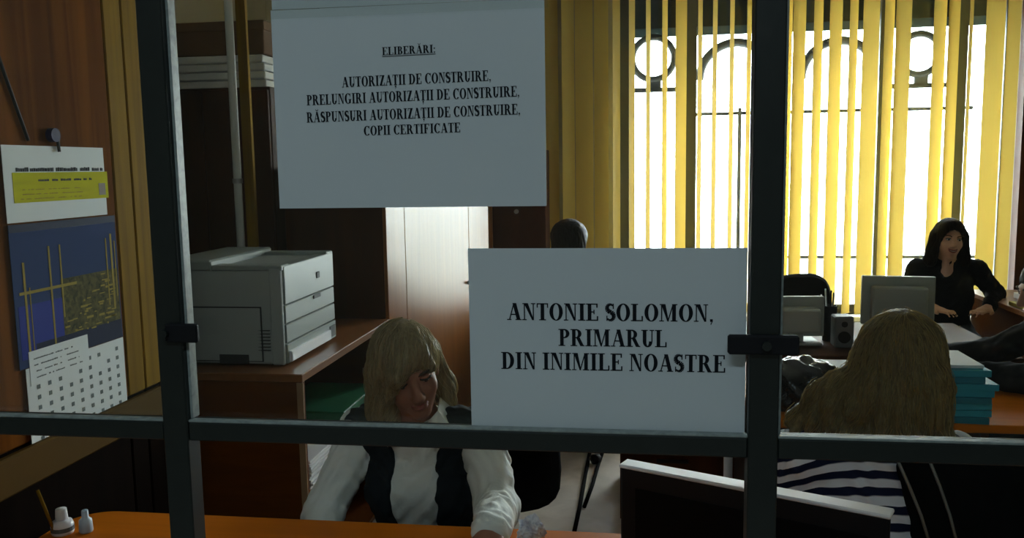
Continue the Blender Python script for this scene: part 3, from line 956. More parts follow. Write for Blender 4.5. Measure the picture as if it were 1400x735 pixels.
# ------------------------------------------------------------------ chairs
def office_chair(label, loc, rotz, back_h=0.80, back_w=0.46, seat_z=0.44, piping=False):
    t = thing('office_chair', label, 'chair', loc, rotz, 'office chairs')
    # local: +y is forward
    MB().box(-0.235, 0.235, -0.22, 0.22, seat_z - 0.07, seat_z, 0.03, seg=3).build('seat', BLKFAB, t, False, True)
    b = bmesh.new()
    N = 28
    zb, r = seat_z + 0.10, 0.16
    prof = []
    hw = back_w / 2
    for i in range(N):      # rounded outline (superellipse)
        a = 2 * PI * i / N
        ca, sa = math.cos(a), math.sin(a)
        prof.append((hw * math.copysign(abs(ca) ** 0.6, ca), (zb + back_h) / 2 + (back_h - zb) / 2 * math.copysign(abs(sa) ** 0.6, sa)))
    v, f = [], []
    for (yo, sc_) in ((-0.245, 0.90), (-0.255, 0.97), (-0.270, 1.0), (-0.285, 0.97), (-0.293, 0.9)):
        for x, z in prof:
            cz_ = (zb + back_h) / 2
            v.append((x * sc_, yo - 0.05 * (z - zb) / (back_h - zb) + 0.25 * (x * sc_) ** 2, cz_ + (z - cz_) * sc_))
    for k in range(4):
        for i in range(N):
            f.append((k * N + i, k * N + (i + 1) % N, (k + 1) * N + (i + 1) % N, (k + 1) * N + i))
    f += [tuple(range(N)), tuple(range(5 * N - 1, 4 * N - 1, -1))]
    MB().add(v, f).build('backrest', BLKFAB, t, False, True)
    MB().tube([(0, -0.10, seat_z - 0.085), (0, -0.28, seat_z - 0.06), (0, -0.315, seat_z + 0.03), (0, -0.315, seat_z + 0.2)], 0.018, 8).build('back_bar', BLACK, t, False, True)
    MB().tube([(0, 0, 0.09), (0, 0, seat_z - 0.06)], 0.025, 12).build('column', BLACK, t, False, True)
    for k in range(5):
        a = 2 * PI * k / 5 + 0.3
        l_ = MB().tube([(0, 0, 0.11), (0.27 * math.cos(a), 0.27 * math.sin(a), 0.07)], 0.024, 8, r2=0.014).build('leg', BLACK, t, False, True)
        cx, cy = 0.27 * math.cos(a), 0.27 * math.sin(a)
        MB().tube([(cx - 0.02 * math.sin(a), cy + 0.02 * math.cos(a), 0.026), (cx + 0.02 * math.sin(a), cy - 0.02 * math.cos(a), 0.026)], 0.026, 12).build('castor', BLACK, l_, False, True)
    return t


# ------------------------------------------------------------------ implicit-surface modelling for people
class Field:
    def __init__(s, xs, ys, zs):
        s.ax = [np.asarray(a, np.float32) for a in (xs, ys, zs)]
        s.D = np.full([len(a) for a in s.ax], 0.5, np.float32)

    def sub(s, lo, hi):
        sl = []
        for a, l, h in zip(s.ax, lo, hi):
            i, j = np.searchsorted(a, l), np.searchsorted(a, h)
            sl.append(slice(max(0, i - 1), min(len(a), j + 1)))
        X, Y, Z = np.meshgrid(*[a[q] for a, q in zip(s.ax, sl)], indexing='ij', sparse=True)
        return tuple(sl), X, Y, Z

    def put(s, fn, lo, hi, k, cut=False):
        mg = k + 0.03
        sl, X, Y, Z = s.sub([l - mg for l in lo], [h + mg for h in hi])
        if any(q.stop <= q.start for q in sl): return
        d = fn(X, Y, Z)
        c = s.D[sl]
        if cut:
            a, b_ = -c, d
        else:
            a, b_ = c, d
        h = np.clip(0.5 + 0.5 * (b_ - a) / max(k, 1e-6), 0, 1)
        r = b_ * (1 - h) + a * h - k * h * (1 - h)
        if cut:
            r = -r
            s.D[sl] = r
        else:
            s.D[sl] = r

    def cap(s, a, b, r1, r2, k=0.02, cut=False):
        a, b = np.array(a, float), np.array(b, float)
        ba = b - a
        L2 = max(float(ba @ ba), 1e-9)
        def fn(X, Y, Z):
            t = np.clip(((X - a[0]) * ba[0] + (Y - a[1]) * ba[1] + (Z - a[2]) * ba[2]) / L2, 0, 1)
            return np.sqrt((X - a[0] - t * ba[0]) ** 2 + (Y - a[1] - t * ba[1]) ** 2 + (Z - a[2] - t * ba[2]) ** 2) - (r1 + (r2 - r1) * t)
        R = max(r1, r2)
        s.put(fn, np.minimum(a, b) - R, np.maximum(a, b) + R, k, cut)

    def ell(s, c, r, k=0.02, R=None, cut=False):
        c, r = np.array(c, float), np.array(r, float)
        R = np.eye(3) if R is None else np.array(R)
        def fn(X, Y, Z):
            x, y, z = X - c[0], Y - c[1], Z - c[2]
            u = [(R[0, i] * x + R[1, i] * y + R[2, i] * z) for i in range(3)]
            k0 = np.sqrt(sum((q / a) ** 2 for q, a in zip(u, r)))
            k1 = np.sqrt(sum((q / (a * a)) ** 2 for q, a in zip(u, r))) + 1e-9
            return k0 * (k0 - 1) / k1
        m_ = np.abs(R) @ r
        s.put(fn, c - m_, c + m_, k, cut)

    def mesh(s, name, mats, parent, matfn=None):
        D = s.D
        D[0], D[-1] = 0.5, 0.5
        D[:, 0], D[:, -1] = 0.5, 0.5
        D[:, :, 0], D[:, :, -1] = 0.5, 0.5
        ins = D < 0
        cnt = sum(ins[i:ins.shape[0] - 1 + i, j:ins.shape[1] - 1 + j, k:ins.shape[2] - 1 + k].astype(np.int8) for i in (0, 1) for j in (0, 1) for k in (0, 1))
        act = (cnt > 0) & (cnt < 8)
        ci = np.argwhere(act)
        idx = np.full(act.shape, -1, np.int64)
        idx[act] = np.arange(len(ci))
        acc = np.zeros((len(ci), 3)); n = np.zeros(len(ci))
        cor = [(i, j, k) for i in (0, 1) for j in (0, 1) for k in (0, 1)]
        for a in cor:
            for ax in range(3):
                if a[ax]: continue
                b = list(a); b[ax] = 1
                A, B = ci + np.array(a), ci + np.array(b)
                da, db = D[tuple(A.T)], D[tuple(B.T)]
                m_ = (da < 0) != (db < 0)
                t = np.where(m_, da / np.where(m_, da - db, 1), 0)[:, None]
                pa = np.stack([s.ax[q][A[:, q]] for q in range(3)], 1)
                pb = np.stack([s.ax[q][B[:, q]] for q in range(3)], 1)
                acc[m_] += (pa + (pb - pa) * t)[m_]
                n[m_] += 1
        V = acc / np.maximum(n, 1)[:, None]
        F = []
        for ax in range(3):
            o1, o2 = (ax + 1) % 3, (ax + 2) % 3
            s0 = [slice(None)] * 3; s1 = [slice(None)] * 3
            s0[ax] = slice(0, -1); s1[ax] = slice(1, None)
            diff = ins[tuple(s0)] != ins[tuple(s1)]
            e = np.argwhere(diff)
            e = e[(e[:, o1] > 0) & (e[:, o2] > 0) & (e[:, o1] < D.shape[o1] - 1) & (e[:, o2] < D.shape[o2] - 1)]
            q = []
            for d1, d2 in ((-1, -1), (0, -1), (0, 0), (-1, 0)):
                c = e.copy(); c[:, o1] += d1; c[:, o2] += d2
                q.append(idx[tuple(c.T)])
            q = np.stack(q, 1)
            flip = ~ins[tuple(e.T)]
            q[flip] = q[flip][:, ::-1]
            F.append(q)
        F = np.concatenate(F)
        F = F[(F >= 0).all(1)]
        me = bpy.data.meshes.new(name)
        me.vertices.add(len(V)); me.vertices.foreach_set('co', V.astype(np.float32).ravel())
        me.loops.add(F.size); me.loops.foreach_set('vertex_index', F.ravel().astype(np.int32))
        me.polygons.add(len(F))
        me.polygons.foreach_set('loop_start', np.arange(0, F.size, 4, dtype=np.int32))
        for m_ in (mats if isinstance(mats, (list, tuple)) else [mats]):
            me.materials.append(m_)
        me.polygons.foreach_set('use_smooth', [True] * len(F))
        me.update(calc_edges=True)
        return link(bpy.data.objects.new(name, me), parent, False)


def axis_grid(lo, hi, step, fine=None):
    """1-D grid, with an optional finer interval (a, b, step)"""
    if not fine:
        return np.arange(lo, hi + step, step)
    a, b, fs = fine
    return np.concatenate([np.arange(lo, a, step), np.arange(max(a, lo), min(b, hi), fs), np.arange(min(b, hi), hi + step, step)])


def SK(name, col, rough=0.55):
    return mat(name, col, rough, spec=0.3)


def person(label, loc, rotz, J, fine=0.006, clothes=None, hair=None, face=True, smile=False, lids=0.0, skin=(0.36, 0.165, 0.105)):
    """J: joints in the person's own frame (+y forward, +x to the person's right)"""
    t = thing('person', label, 'person', loc, rotz)
    skm = SK('skin_%d' % int(skin[0] * 1000), skin)
    hc = np.array(J['head'], float)
    HR = np.array(Euler(J.get('head_rot', (0, 0, 0)), 'ZYX').to_matrix()) if True else None

    def hp(p):
        return hc + HR @ np.array(p, float)

    pel, che, nk = [np.array(J[k], float) for k in ('pelvis', 'chest', 'neck')]
    arms = J['arms']        # [(shoulder, elbow, wrist, fingertip, palm normal), ...]
    allp = [pel, che, nk, hc] + [np.array(p) for a in arms for p in a[:4]] + [np.array(p) for l in J['legs'] for p in l]
    lo, hi = np.min(allp, 0) - 0.22, np.max(allp, 0) + 0.22
    lo[2] = max(lo[2], -0.02)
    zf = min(J['fine_z'] if 'fine_z' in J else 0.7, hi[2])

    def grid(step=fine, l=lo, h=hi, zfine=True):
        return Field(axis_grid(l[0], h[0], step), axis_grid(l[1], h[1], step), axis_grid(l[2], h[2], step * 2, (zf, h[2], step)) if zfine else axis_grid(l[2], h[2], step))

    def torso(F, g=0.0):
        F.ell(pel, (0.165 + g, 0.125 + g, 0.115 + g), 0.03)
        mid = (pel + che) / 2
        F.cap(pel + (0, 0, 0.05), mid, 0.115 + g, 0.105 + g, 0.05)
        d = (nk - che); d /= np.linalg.norm(d)
        F.ell(che, (0.145 + g, 0.105 + g, 0.175 + g), 0.06)
        F.cap(mid, che, 0.105 + g, 0.11 + g, 0.05)
        if J.get('bust', 0):
            for sx in (-1, 1):
                F.ell(che + np.array((sx * 0.066, 0.078, -0.005)), (0.062 + g, 0.055 + g, 0.060 + g), 0.04)
        for a in arms:
            F.cap(nk + np.array((0, 0, -0.045)), np.array(a[0]), 0.052 + g, 0.05 + g, 0.05)

    def arm(F, a, g=0.0, wrist=1.0):
        s_, e_, w_ = [np.array(p, float) for p in a[:3]]
        F.cap(s_, e_, 0.048 + g, 0.039 + g, 0.025)
        F.cap(e_, e_ + (w_ - e_) * wrist, 0.040 + g, 0.027 + (0.012 * (1 - wrist)) + g, 0.02)

    def hand(F, a, side):
        w_, tip = np.array(a[2], float), np.array(a[3], float)
        d = tip - w_; L = np.linalg.norm(d); d /= L
        up_ = np.array(a[4] if len(a) > 4 else (0, 0, 1), float)
        sd = np.cross(d, up_); sd /= np.linalg.norm(sd); nn = np.cross(sd, d)
        F.cap(w_, w_ + d * 0.035, 0.025, 0.026, 0.015)
        R = np.stack([sd, d, nn], 1)
        F.ell(w_ + d * 0.065, (0.041, 0.048, 0.017), 0.012, R)
        for i, (off, ln) in enumerate(((-0.030, 0.062), (-0.010, 0.076), (0.010, 0.080), (0.029, 0.070))):
            off *= -side
            b0 = w_ + d * 0.098 + sd * off
            k1 = b0 + d * ln * 0.5 + nn * 0.004 + sd * off * 0.15
            k2 = k1 + d * ln * 0.42 - nn * 0.016
            F.cap(b0, k1, 0.0095, 0.0088, 0.005); F.cap(k1, k2, 0.0088, 0.0075, 0.004)
        th = w_ + d * 0.040 + sd * (side * 0.030)
        t1_ = th + d * 0.035 + sd * (side * 0.028) - nn * 0.006
        t2_ = t1_ + d * 0.032 + sd * (side * 0.006) - nn * 0.008
        F.cap(th, t1_, 0.014, 0.011, 0.01); F.cap(t1_, t2_, 0.011, 0.009, 0.005)

    def legs(F, g=0.0, feet=True, ank=1.0):
        for h_, k_, a_, toe in J['legs']:
            h_, k_, a_, toe = [np.array(p, float) for p in (h_, k_, a_, toe)]
            F.cap(h_, k_, 0.083 + g, 0.056 + g, 0.04)
            F.cap(k_, k_ + (a_ - k_) * ank, 0.056 + g, 0.038 + g, 0.03)
            if feet:
                F.cap(a_, toe, 0.040, 0.030, 0.02)

    # --- body: one continuous surface
    F = grid()
    torso(F)
    for i, a in enumerate(arms):
        arm(F, a); hand(F, a, 1 if a[0][0] > 0 else -1)
    legs(F)
    F.cap(nk + (0, 0, -0.03), hp((0, -0.018, -0.06)), 0.052, 0.05, 0.03)
    E = lambda c, r, k=0.012, cut=False: F.ell(hp(c), r, k, HR, cut)
    E((0, -0.014, 0.028), (0.072, 0.092, 0.088), 0.02)
    E((0, 0.018, -0.035), (0.060, 0.066, 0.080), 0.03)
    E((0, 0.058, -0.095), (0.026, 0.024, 0.021), 0.022)
    for sx in (-1, 1):
        E((sx * 0.036, 0.055, -0.030), (0.022, 0.022, 0.024), 0.02)
        E((sx * 0.031, 0.095, 0.003), (0.019, 0.018, 0.012), 0.012, True)
        E((sx * 0.072, -0.006, -0.012), (0.009, 0.019, 0.030), 0.008)
        E((sx * 0.011, 0.092, -0.040), (0.009, 0.010, 0.008), 0.006)
    E((0, 0.076, 0.022), (0.046, 0.012, 0.009), 0.012)
    F.cap(hp((0, 0.084, 0.004)), hp((0, 0.102, -0.036)), 0.008, 0.0115, 0.012)
    E((0, 0.082, -0.063), (0.022, 0.009, 0.005), 0.006)
    E((0, 0.081, -0.073), (0.019, 0.009, 0.006), 0.006)
    F.mesh('body', skm, t)
    # --- face pieces
    if face:
        Q = np.array(HR)
        def blob(name, c, r, m_, seg=14):
            b = bmesh.new(); bmesh.ops.create_uvsphere(b, u_segments=seg, v_segments=10, radius=1)
            for v in b.verts:
                v.co = Vector(hp((c[0] + v.co.x * r[0], c[1] + v.co.y * r[1], c[2] + v.co.z * r[2])))
            return MB().bm(b).build(name, m_, t, False, True)
        for sx in (-1, 1):
            e = blob('eye', (sx * 0.031, 0.0735, 0.002), (0.0135, 0.0115, 0.0085), mat('eye_white', (0.6, 0.6, 0.58), 0.2))
            bb = bmesh.new(); bmesh.ops.create_uvsphere(bb, u_segments=10, v_segments=8, radius=1)
            for v in bb.verts:
                v.co = Vector(hp((sx * 0.031 + v.co.x * 0.0055, 0.0832 + v.co.y * 0.0025, 0.0 + v.co.z * 0.0055)))
            MB().bm(bb).build('iris', mat('dark_iris', (0.03, 0.02, 0.015), 0.2), e, False, True)
            if lids:
                blob('eyelid', (sx * 0.031, 0.0742, 0.0085), (0.0150, 0.0125, 0.0075), skm)
            MB().tube([hp((sx * (0.031 + 0.017 * u), 0.0875 - 0.010 * u * u - 0.002, (0.009 if not lids else 0.002) - 0.006 * u * u * (1 if not lids else -0.5))) for u in (-1, -.5, 0, .5, 1)], 0.0022, 6).build('eyelash', mat('dark_lash', (0.012, 0.01, 0.008), 0.6), t, False, True)
            MB().tube([hp((sx * (0.033 + 0.020 * u), 0.0885 - 0.010 * u * u - 0.004 * u, 0.024 + 0.003 * u - 0.005 * u * u)) for u in (-1, -.5, 0, .5, 1)], 0.0032, 6).build('eyebrow', mat('brow_brown', (0.06, 0.035, 0.02), 0.8), t, False, True)
        lipm = mat('lip_rose', (0.35, 0.10, 0.09), 0.4)
        wl_ = 0.026 if smile else 0.021
        up2 = 0.007 if smile else 0.0
        MB().tube([hp((wl_ * u, 0.0885 - 0.012 * u * u, -0.0635 + up2 * u * u)) for u in (-1, -.6, -.2, .2, .6, 1)], 0.0038, 6).build('upper_lip', lipm, t, False, True)
        MB().tube([hp((wl_ * 0.85 * u, 0.0875 - 0.011 * u * u, (-0.0755 if smile else -0.071) + up2 * 1.4 * u * u)) for u in (-1, -.6, -.2, .2, .6, 1)], 0.0043, 6).build('lower_lip', lipm, t, False, True)
        if smile:
            MB().tube([hp((0.018 * u, 0.0885 - 0.010 * u * u, -0.0690 + 0.006 * u * u)) for u in (-1, -.5, 0, .5, 1)], 0.0032, 6).build('teeth', mat('teeth', (0.7, 0.68, 0.6), 0.3), t, False, True)
    # --- garments
    for gname, gm, g, kind in clothes or []:
        G = grid()
        if kind == 'shirt':
            torso(G, g)
            for a in arms: arm(G, a, g + 0.004, 1.0)
            G.cap(nk + (0, 0, 0.002), hp((0, 0.0, -0.30)), 0.038, 0.03, 0.015, True)
        elif kind == 'vest':
            torso(G, g)
            for a in arms:
                s_ = np.array(a[0]); e_ = np.array(a[1])
                G.cap(s_ + (s_ - nk) * 0.3, e_, 0.078, 0.06, 0.01, True)
            G.ell((0, che[1] + 0.17, che[2] + 0.02), (0.062, 0.16, 0.40), 0.012, None, True)
            G.cap(nk + (0, -0.03, 0.01), nk + (0, 0.10, -0.02), 0.075, 0.09, 0.01, True)
        elif kind == 'trousers':
            F_ = G
            F_.ell(pel, (0.165 + g, 0.125 + g, 0.115 + g), 0.03)
            legs(F_, g, False, 0.95)
        elif kind == 'coat':
            torso(G, g)
            for a in arms: arm(G, a, g, 0.95)
            G.cap(nk + (0, 0, 0.002), hp((0, 0.02, -0.20)), 0.04, 0.035, 0.015, True)
        X, Y, Z = np.meshgrid(*G.ax, indexing='ij', sparse=True)
        amp = 0.0035 if kind != 'trousers' else 0.002
        G.D = (G.D + amp * np.sin(Z * 95 + 8 * np.sin(X * 21 + 1) + 9 * np.sin(Y * 17)) * np.sin(X * 40 - Z * 23 + Y * 31) + 0.5 * amp * np.sin(X * 120 + Z * 90 + Y * 60)).astype(np.float32)
        G.mesh(gname, gm, t)
    if 'collar' in J:
        for sx in (-1, 1):
            v = [np.array(p) for p in ((sx * 0.055, -0.015, 0.05), (sx * 0.062, 0.045, 0.03), (sx * 0.016, 0.085, -0.02), (sx * 0.062, 0.10, -0.055), (sx * 0.095, 0.055, -0.01), (sx * 0.085, -0.02, 0.02))]
            b = bmesh.new()
            vs = [b.verts.new(nk + p) for p in v]
            b.faces.new(vs)
            bmesh.ops.triangulate(b, faces=b.faces)
            ex = bmesh.ops.solidify(b, geom=list(b.faces), thickness=0.003)
            bmesh.ops.recalc_face_normals(b, faces=b.faces)
            MB().bm(b).build('collar', J['collar'], t, False)
    if hair:
        hair(t, hp, HR, fine, nk)
    return t


def hair_mesh(t, hp, HR, lo, hi, step, build, m_, ridge=0.0022, freq=46, name='hair', strands=None):
    G = Field(*[np.arange(l, h, step) for l, h in zip(lo, hi)])
    build(G)
    X, Y, Z = np.meshgrid(*G.ax, indexing='ij', sparse=True)
    c = hp((0, -0.01, 0))
    th = np.arctan2(X - c[0], Y - c[1])
    wv = np.sin(th * freq + 2.2 * np.sin(Z * 22 + th * 3) + 1.5 * np.sin(Z * 9)) + 0.6 * np.sin(th * freq * 2.3 + 3 * np.sin(Z * 31))
    G.D = (G.D + ridge * wv).astype(np.float32)
    ob = G.mesh(name, m_, t)
    if strands:
        strand_mesh(t, ob, strands[0], strands[1], strands[2], c)
    return ob


def strand_mesh(t, ob, n, m_, length, c):
    """thin loose hairs that run down over the hair surface"""
    from mathutils.kdtree import KDTree
    me = ob.data
    kd = KDTree(len(me.vertices))
    for v in me.vertices: kd.insert(v.co, v.index)
    kd.balance()
    rr = random.Random(5)
    zs = max(v.co.z for v in me.vertices)
    zl = min(v.co.z for v in me.vertices)
    mb = MB()
    N = len(me.vertices)
    crown = Vector((c[0], c[1] - 0.02, zs))
    while n > 0:
        v = me.vertices[rr.randrange(N)]
        if rr.random() > 0.25 + 0.75 * (v.co.z - zl) / (zs - zl): continue
        n -= 1
        p, pts = v.co.copy(), []
        lift = rr.choice((0.001, 0.002, 0.003, 0.006))
        ph_ = rr.uniform(0, 6)
        for q in range(rr.randint(*length)):
            _, idx, _ = kd.find(p)
            nn = me.vertices[idx].normal
            base = me.vertices[idx].co
            out = (base - crown); out.z = 0
            d = Vector((0, 0, -1)) + (out.normalized() * 0.6 if out.length > 1e-4 else Vector((0.1, 0, 0)))
            d -= nn * d.dot(nn)
            if d.length < 0.15: break
            d.normalize()
            pts.append(base + nn * lift * (0.6 + 0.4 * math.sin(ph_ + q * 0.9)))
            p = base + d * 0.013 + d.cross(nn) * 0.002 * math.sin(ph_ + q * 1.1)
        if len(pts) > 3:
            mb.tube(pts, 0.0011, 3, cap=False, r2=0.0004)
    return tag(mb.build('loose_strands', m_, t, False, True), kind='stuff')


def hairmat(name, c1, c2, rough=0.42, sp=0.5):
    return mat(name, c1, rough, spec=sp, noise=((70, 70, 4), 0.8, c2), bump=((220, 220, 10), 0.5))


BLONDE = hairmat('ash_blonde_hair', (0.42, 0.33, 0.17), (0.16, 0.115, 0.05))
BLONDE2 = hairmat('golden_blonde_hair', (0.27, 0.185, 0.065), (0.06, 0.036, 0.010), 0.5, 0.25)
BRUNET = hairmat('dark_brown_hair', (0.018, 0.009, 0.006), (0.006, 0.003, 0.002), 0.5, 0.15)

STR1 = translucent('blonde_strand', (0.52, 0.43, 0.25), (0.70, 0.60, 0.36), 0.40, 0.3)
STR2 = translucent('golden_strand', (0.40, 0.30, 0.13), (0.70, 0.56, 0.28), 0.45, 0.35)
STR3 = translucent('brown_strand', (0.03, 0.015, 0.01), (0.06, 0.03, 0.02), 0.3, 0.4)
SEATED = lambda z, kx=0.11: [((0.09, 0.04, z), (kx, 0.44, z - 0.0), (kx, 0.46, 0.085), (kx, 0.60, 0.032)), ((-0.09, 0.04, z), (-kx, 0.44, z), (-kx, 0.46, 0.085), (-kx, 0.60, 0.032))]

# --- clerk facing the counter: white shirt, dark open vest, blonde fringe
SHIRT = mat('white_shirt_cotton', (0.84, 0.90, 0.87), 0.8, spec=0.2, bump=((30, 30, 30), 0.35))
VEST = mat('charcoal_knit_vest', (0.020, 0.027, 0.032), 0.9, spec=0.15)
TROU = mat('black_trousers', (0.012, 0.012, 0.014), 0.9, spec=0.2)


def hair_clerk(t, hp, HR, fine, nk):
    c = hp((0, 0, 0))
    def build(G):
        E = lambda c_, r, k=0.02, cut=False: G.ell(hp(c_), r, k, HR, cut)
        E((0, -0.016, 0.036), (0.087, 0.106, 0.098), 0.02)
        # side curtains
        for sx in (-1, 1):
            yb_, q_ = (0.0, 1.0) if sx > 0 else (-0.040, 0.72)
            G.cap(hp((sx * 0.074, -0.005 + yb_, 0.02)), hp((sx * 0.088, -0.015 + yb_, -0.10)), 0.034 * q_, 0.040 * q_, 0.03)
            G.cap(hp((sx * 0.088, -0.015 + yb_, -0.10)), hp((sx * 0.082, 0.02 + yb_, -0.165)), 0.040 * q_, 0.020, 0.03)
        G.cap(hp((0, -0.075, 0)), hp((0, -0.075, -0.15)), 0.062, 0.050, 0.03)
        # face opening
        E((-0.006, 0.112, -0.046), (0.066, 0.090, 0.084), 0.012, True)
        E((-0.060, 0.075, -0.05), (0.035, 0.055, 0.075), 0.012, True)
        E((-0.012, 0.105, -0.12), (0.058, 0.075, 0.075), 0.012, True)
        # swept fringe
        G.cap(hp((-0.035, 0.062, 0.080)), hp((0.040, 0.084, 0.034)), 0.018, 0.016, 0.018)
        G.cap(hp((-0.030, 0.064, 0.085)), hp((-0.052, 0.070, 0.028)), 0.017, 0.013, 0.015)
        G.cap(hp((0.040, 0.084, 0.034)), hp((0.070, 0.060, -0.035)), 0.016, 0.014, 0.018)
    hair_mesh(t, hp, HR, c - np.array((0.17, 0.19, 0.24)), c + np.array((0.17, 0.19, 0.17)), 0.0042, build, BLONDE, 0.0014, strands=(650, STR1, (6, 16)))


J1 = dict(pelvis=(0, 0, 0.50), chest=(0, 0.10, 0.74), neck=(0, 0.155, 0.935), head=(0.012, 0.215, 1.075),
          head_rot=(math.radians(-16), math.radians(8), math.radians(26)), bust=1,
          arms=[((0.165, 0.13, 0.885), (0.262, 0.21, 0.675), (0.20, 0.37, 0.640), (0.13, 0.50, 0.625)),
                ((-0.165, 0.13, 0.885), (-0.232, 0.30, 0.745), (-0.262, 0.57, 0.802), (-0.250, 0.75, 0.784))],
          legs=SEATED(0.48), collar=SHIRT)
person('blonde woman with a fringe, white shirt and dark open vest, seated at the counter desk', (-0.575, 2.345, 0), PI, J1, 0.0055,
       [('shirt', SHIRT, 0.011, 'shirt'), ('vest', VEST, 0.021, 'vest'), ('trousers', TROU, 0.008, 'trousers')], hair_clerk, lids=1.0)
office_chair('black office chair with rounded back under the woman in the white shirt', (-0.53, 2.36, 0), PI, 0.79, 0.60, 0.385)

# --- colleague seen from behind: long wavy hair, striped jumper
STRIPE = striped('navy_white_stripes', (0.84, 0.86, 0.92), (0.012, 0.016, 0.045), 0.036, 0.5, 2, 1.2)


def hair_back(t, hp, HR, fine, nk):
    c = hp((0, 0, 0))
    def build(G):
        E = lambda c_, r, k=0.03, cut=False: G.ell(hp(c_), r, k, HR, cut)
        E((0, -0.018, 0.026), (0.098, 0.118, 0.108))
        E((0, -0.050, -0.06), (0.110, 0.080, 0.12), 0.04)
        E((0.01, -0.060, -0.10), (0.105, 0.070, 0.08), 0.04)
        rr = random.Random(11)
        # loose wavy locks, falling mostly over the left shoulder
        for k in range(26):
            u = k / 25.0
            a = Vector((-0.085 + 0.165 * u, -0.075 - 0.035 * math.sin(PI * u), -0.03 + rr.uniform(-.03, .03)))
            e = Vector((-0.225 + 0.33 * u, -0.075 - 0.04 * math.sin(PI * u) + rr.uniform(-.015, .015), -0.165 - 0.015 * math.sin(PI * u) + rr.uniform(-.015, .02)))
            ph_, am = rr.uniform(0, 6), rr.uniform(.008, .016)
            pts = []
            for q in range(7):
                w_ = q / 6.0
                p = a.lerp(e, w_)
                p.x += am * math.sin(ph_ + 7 * w_) + (-0.02 if u < 0.5 else 0.01) * math.sin(PI * w_)
                p.y -= am * math.cos(ph_ + 7 * w_)
                pts.append(hp(p))
            for q in range(6):
                G.cap(pts[q], pts[q + 1], 0.024 - 0.0022 * q, 0.024 - 0.0022 * (q + 1), 0.010)
        E((0, 0.125, -0.05), (0.055, 0.085, 0.085), 0.015, True)
    hair_mesh(t, hp, HR, c - np.array((0.32, 0.26, 0.33)), c + np.array((0.26, 0.22, 0.19)), 0.005, build, BLONDE2, 0.0016, 44, strands=(900, STR2, (6, 16)))


J2 = dict(pelvis=(0, 0, 0.50), chest=(-0.02, 0.03, 0.74), neck=(0, 0.03, 0.955), head=(0.052, 0.055, 1.120),
          head_rot=(math.radians(-10), math.radians(4), math.radians(-18)), bust=1,
          arms=[((0.165, 0.02, 0.905), (0.20, 0.10, 0.66), (0.14, 0.33, 0.70), (0.06, 0.44, 0.68)),
                ((-0.175, 0.02, 0.895), (-0.225, 0.08, 0.64), (-0.15, 0.32, 0.66), (-0.05, 0.42, 0.64))],
          legs=SEATED(0.48))
person('woman with long golden hair in a navy striped jumper, seen from behind', (0.565, 2.03, 0), math.radians(-6), J2, 0.007,
       [('jumper', STRIPE, 0.014, 'shirt'), ('trousers', TROU, 0.008, 'trousers')], hair_back, face=True)
office_chair('black office chair under the woman in the striped jumper', (0.59, 2.06, 0), math.radians(-6), 0.70, 0.40, 0.385)

# black coat with grey piping hung over a chair back beside her
COAT = mat('black_coat_cloth', (0.007, 0.008, 0.008), 0.95, spec=0.1)
co = thing('hanging_coat', 'black coat with grey piping hung over a chair back beside the striped jumper', 'coat', (0.93, 1.98, 0.42))
G = Field(np.arange(0.55, 1.35, 0.011), np.arange(1.78, 2.20, 0.011), np.arange(0.40, 1.0, 0.011))
tl, bl_ = aY(1247, 612, 1.88), aY(1292, 742, 1.88)
for k in range(9):
    u = k / 8.0
    G.cap((tl.x + 0.045 + 0.24 * u, 1.97, 0.905 - 0.02 * u), (tl.x + 0.12 + 0.24 * u, 1.97, 0.46), 0.050, 0.058, 0.03)
X, Y, Z = np.meshgrid(*G.ax, indexing='ij', sparse=True)
G.D = (G.D + 0.006 * np.sin(X * 60 + 3 * np.sin(Z * 9)) + 0.003 * np.sin(Z * 40 + X * 30)).astype(np.float32)
ob = G.mesh('coat_body', COAT, co)
ob.matrix_parent_inverse = Matrix.Translation(co.location).inverted()
for (pa_, pb2) in (((1224, 622), (1272, 745)), ((1268, 622), (1309, 745))):
    a, b = aY(*pa_, 1.905), aY(*pb2, 1.895)
    MB().tube([a, a.lerp(b, .33) + Vector((0.004, 0, 0)), a.lerp(b, .66) + Vector((0.005, 0, 0)), b], 0.0035, 8).build('piping', mat('grey_piping', (0.20, 0.21, 0.19), 0.5), co, smooth=True)
office_chair('black office chair with the black coat hung over its back', (0.98, 2.28, 0), math.radians(0), 0.84, 0.40, 0.44)

# --- woman by the window, dark clothes, smiling
BLKTOP = mat('black_wool_top', (0.012, 0.012, 0.015), 0.9, spec=0.15)


def hair_far(t, hp, HR, fine, nk):
    c = hp((0, 0, 0))
    def build(G):
        E = lambda c_, r, k=0.02, cut=False: G.ell(hp(c_), r, k, HR, cut)
        E((0, -0.016, 0.030), (0.092, 0.108, 0.102))
        for sx in (-1, 1):
            G.cap(hp((sx * 0.078, -0.01, 0.02)), hp((sx * 0.098, 0.0, -0.14)), 0.034, 0.040, 0.03)
        G.cap(hp((0, -0.07, 0)), hp((0, -0.08, -0.18)), 0.07, 0.06, 0.03)
        E((0, 0.115, -0.030), (0.070, 0.105, 0.098), 0.010, True)
    hair_mesh(t, hp, HR, c - np.array((0.19, 0.21, 0.27)), c + np.array((0.19, 0.2, 0.17)), 0.007, build, BRUNET, strands=(200, STR3, (6, 14)))


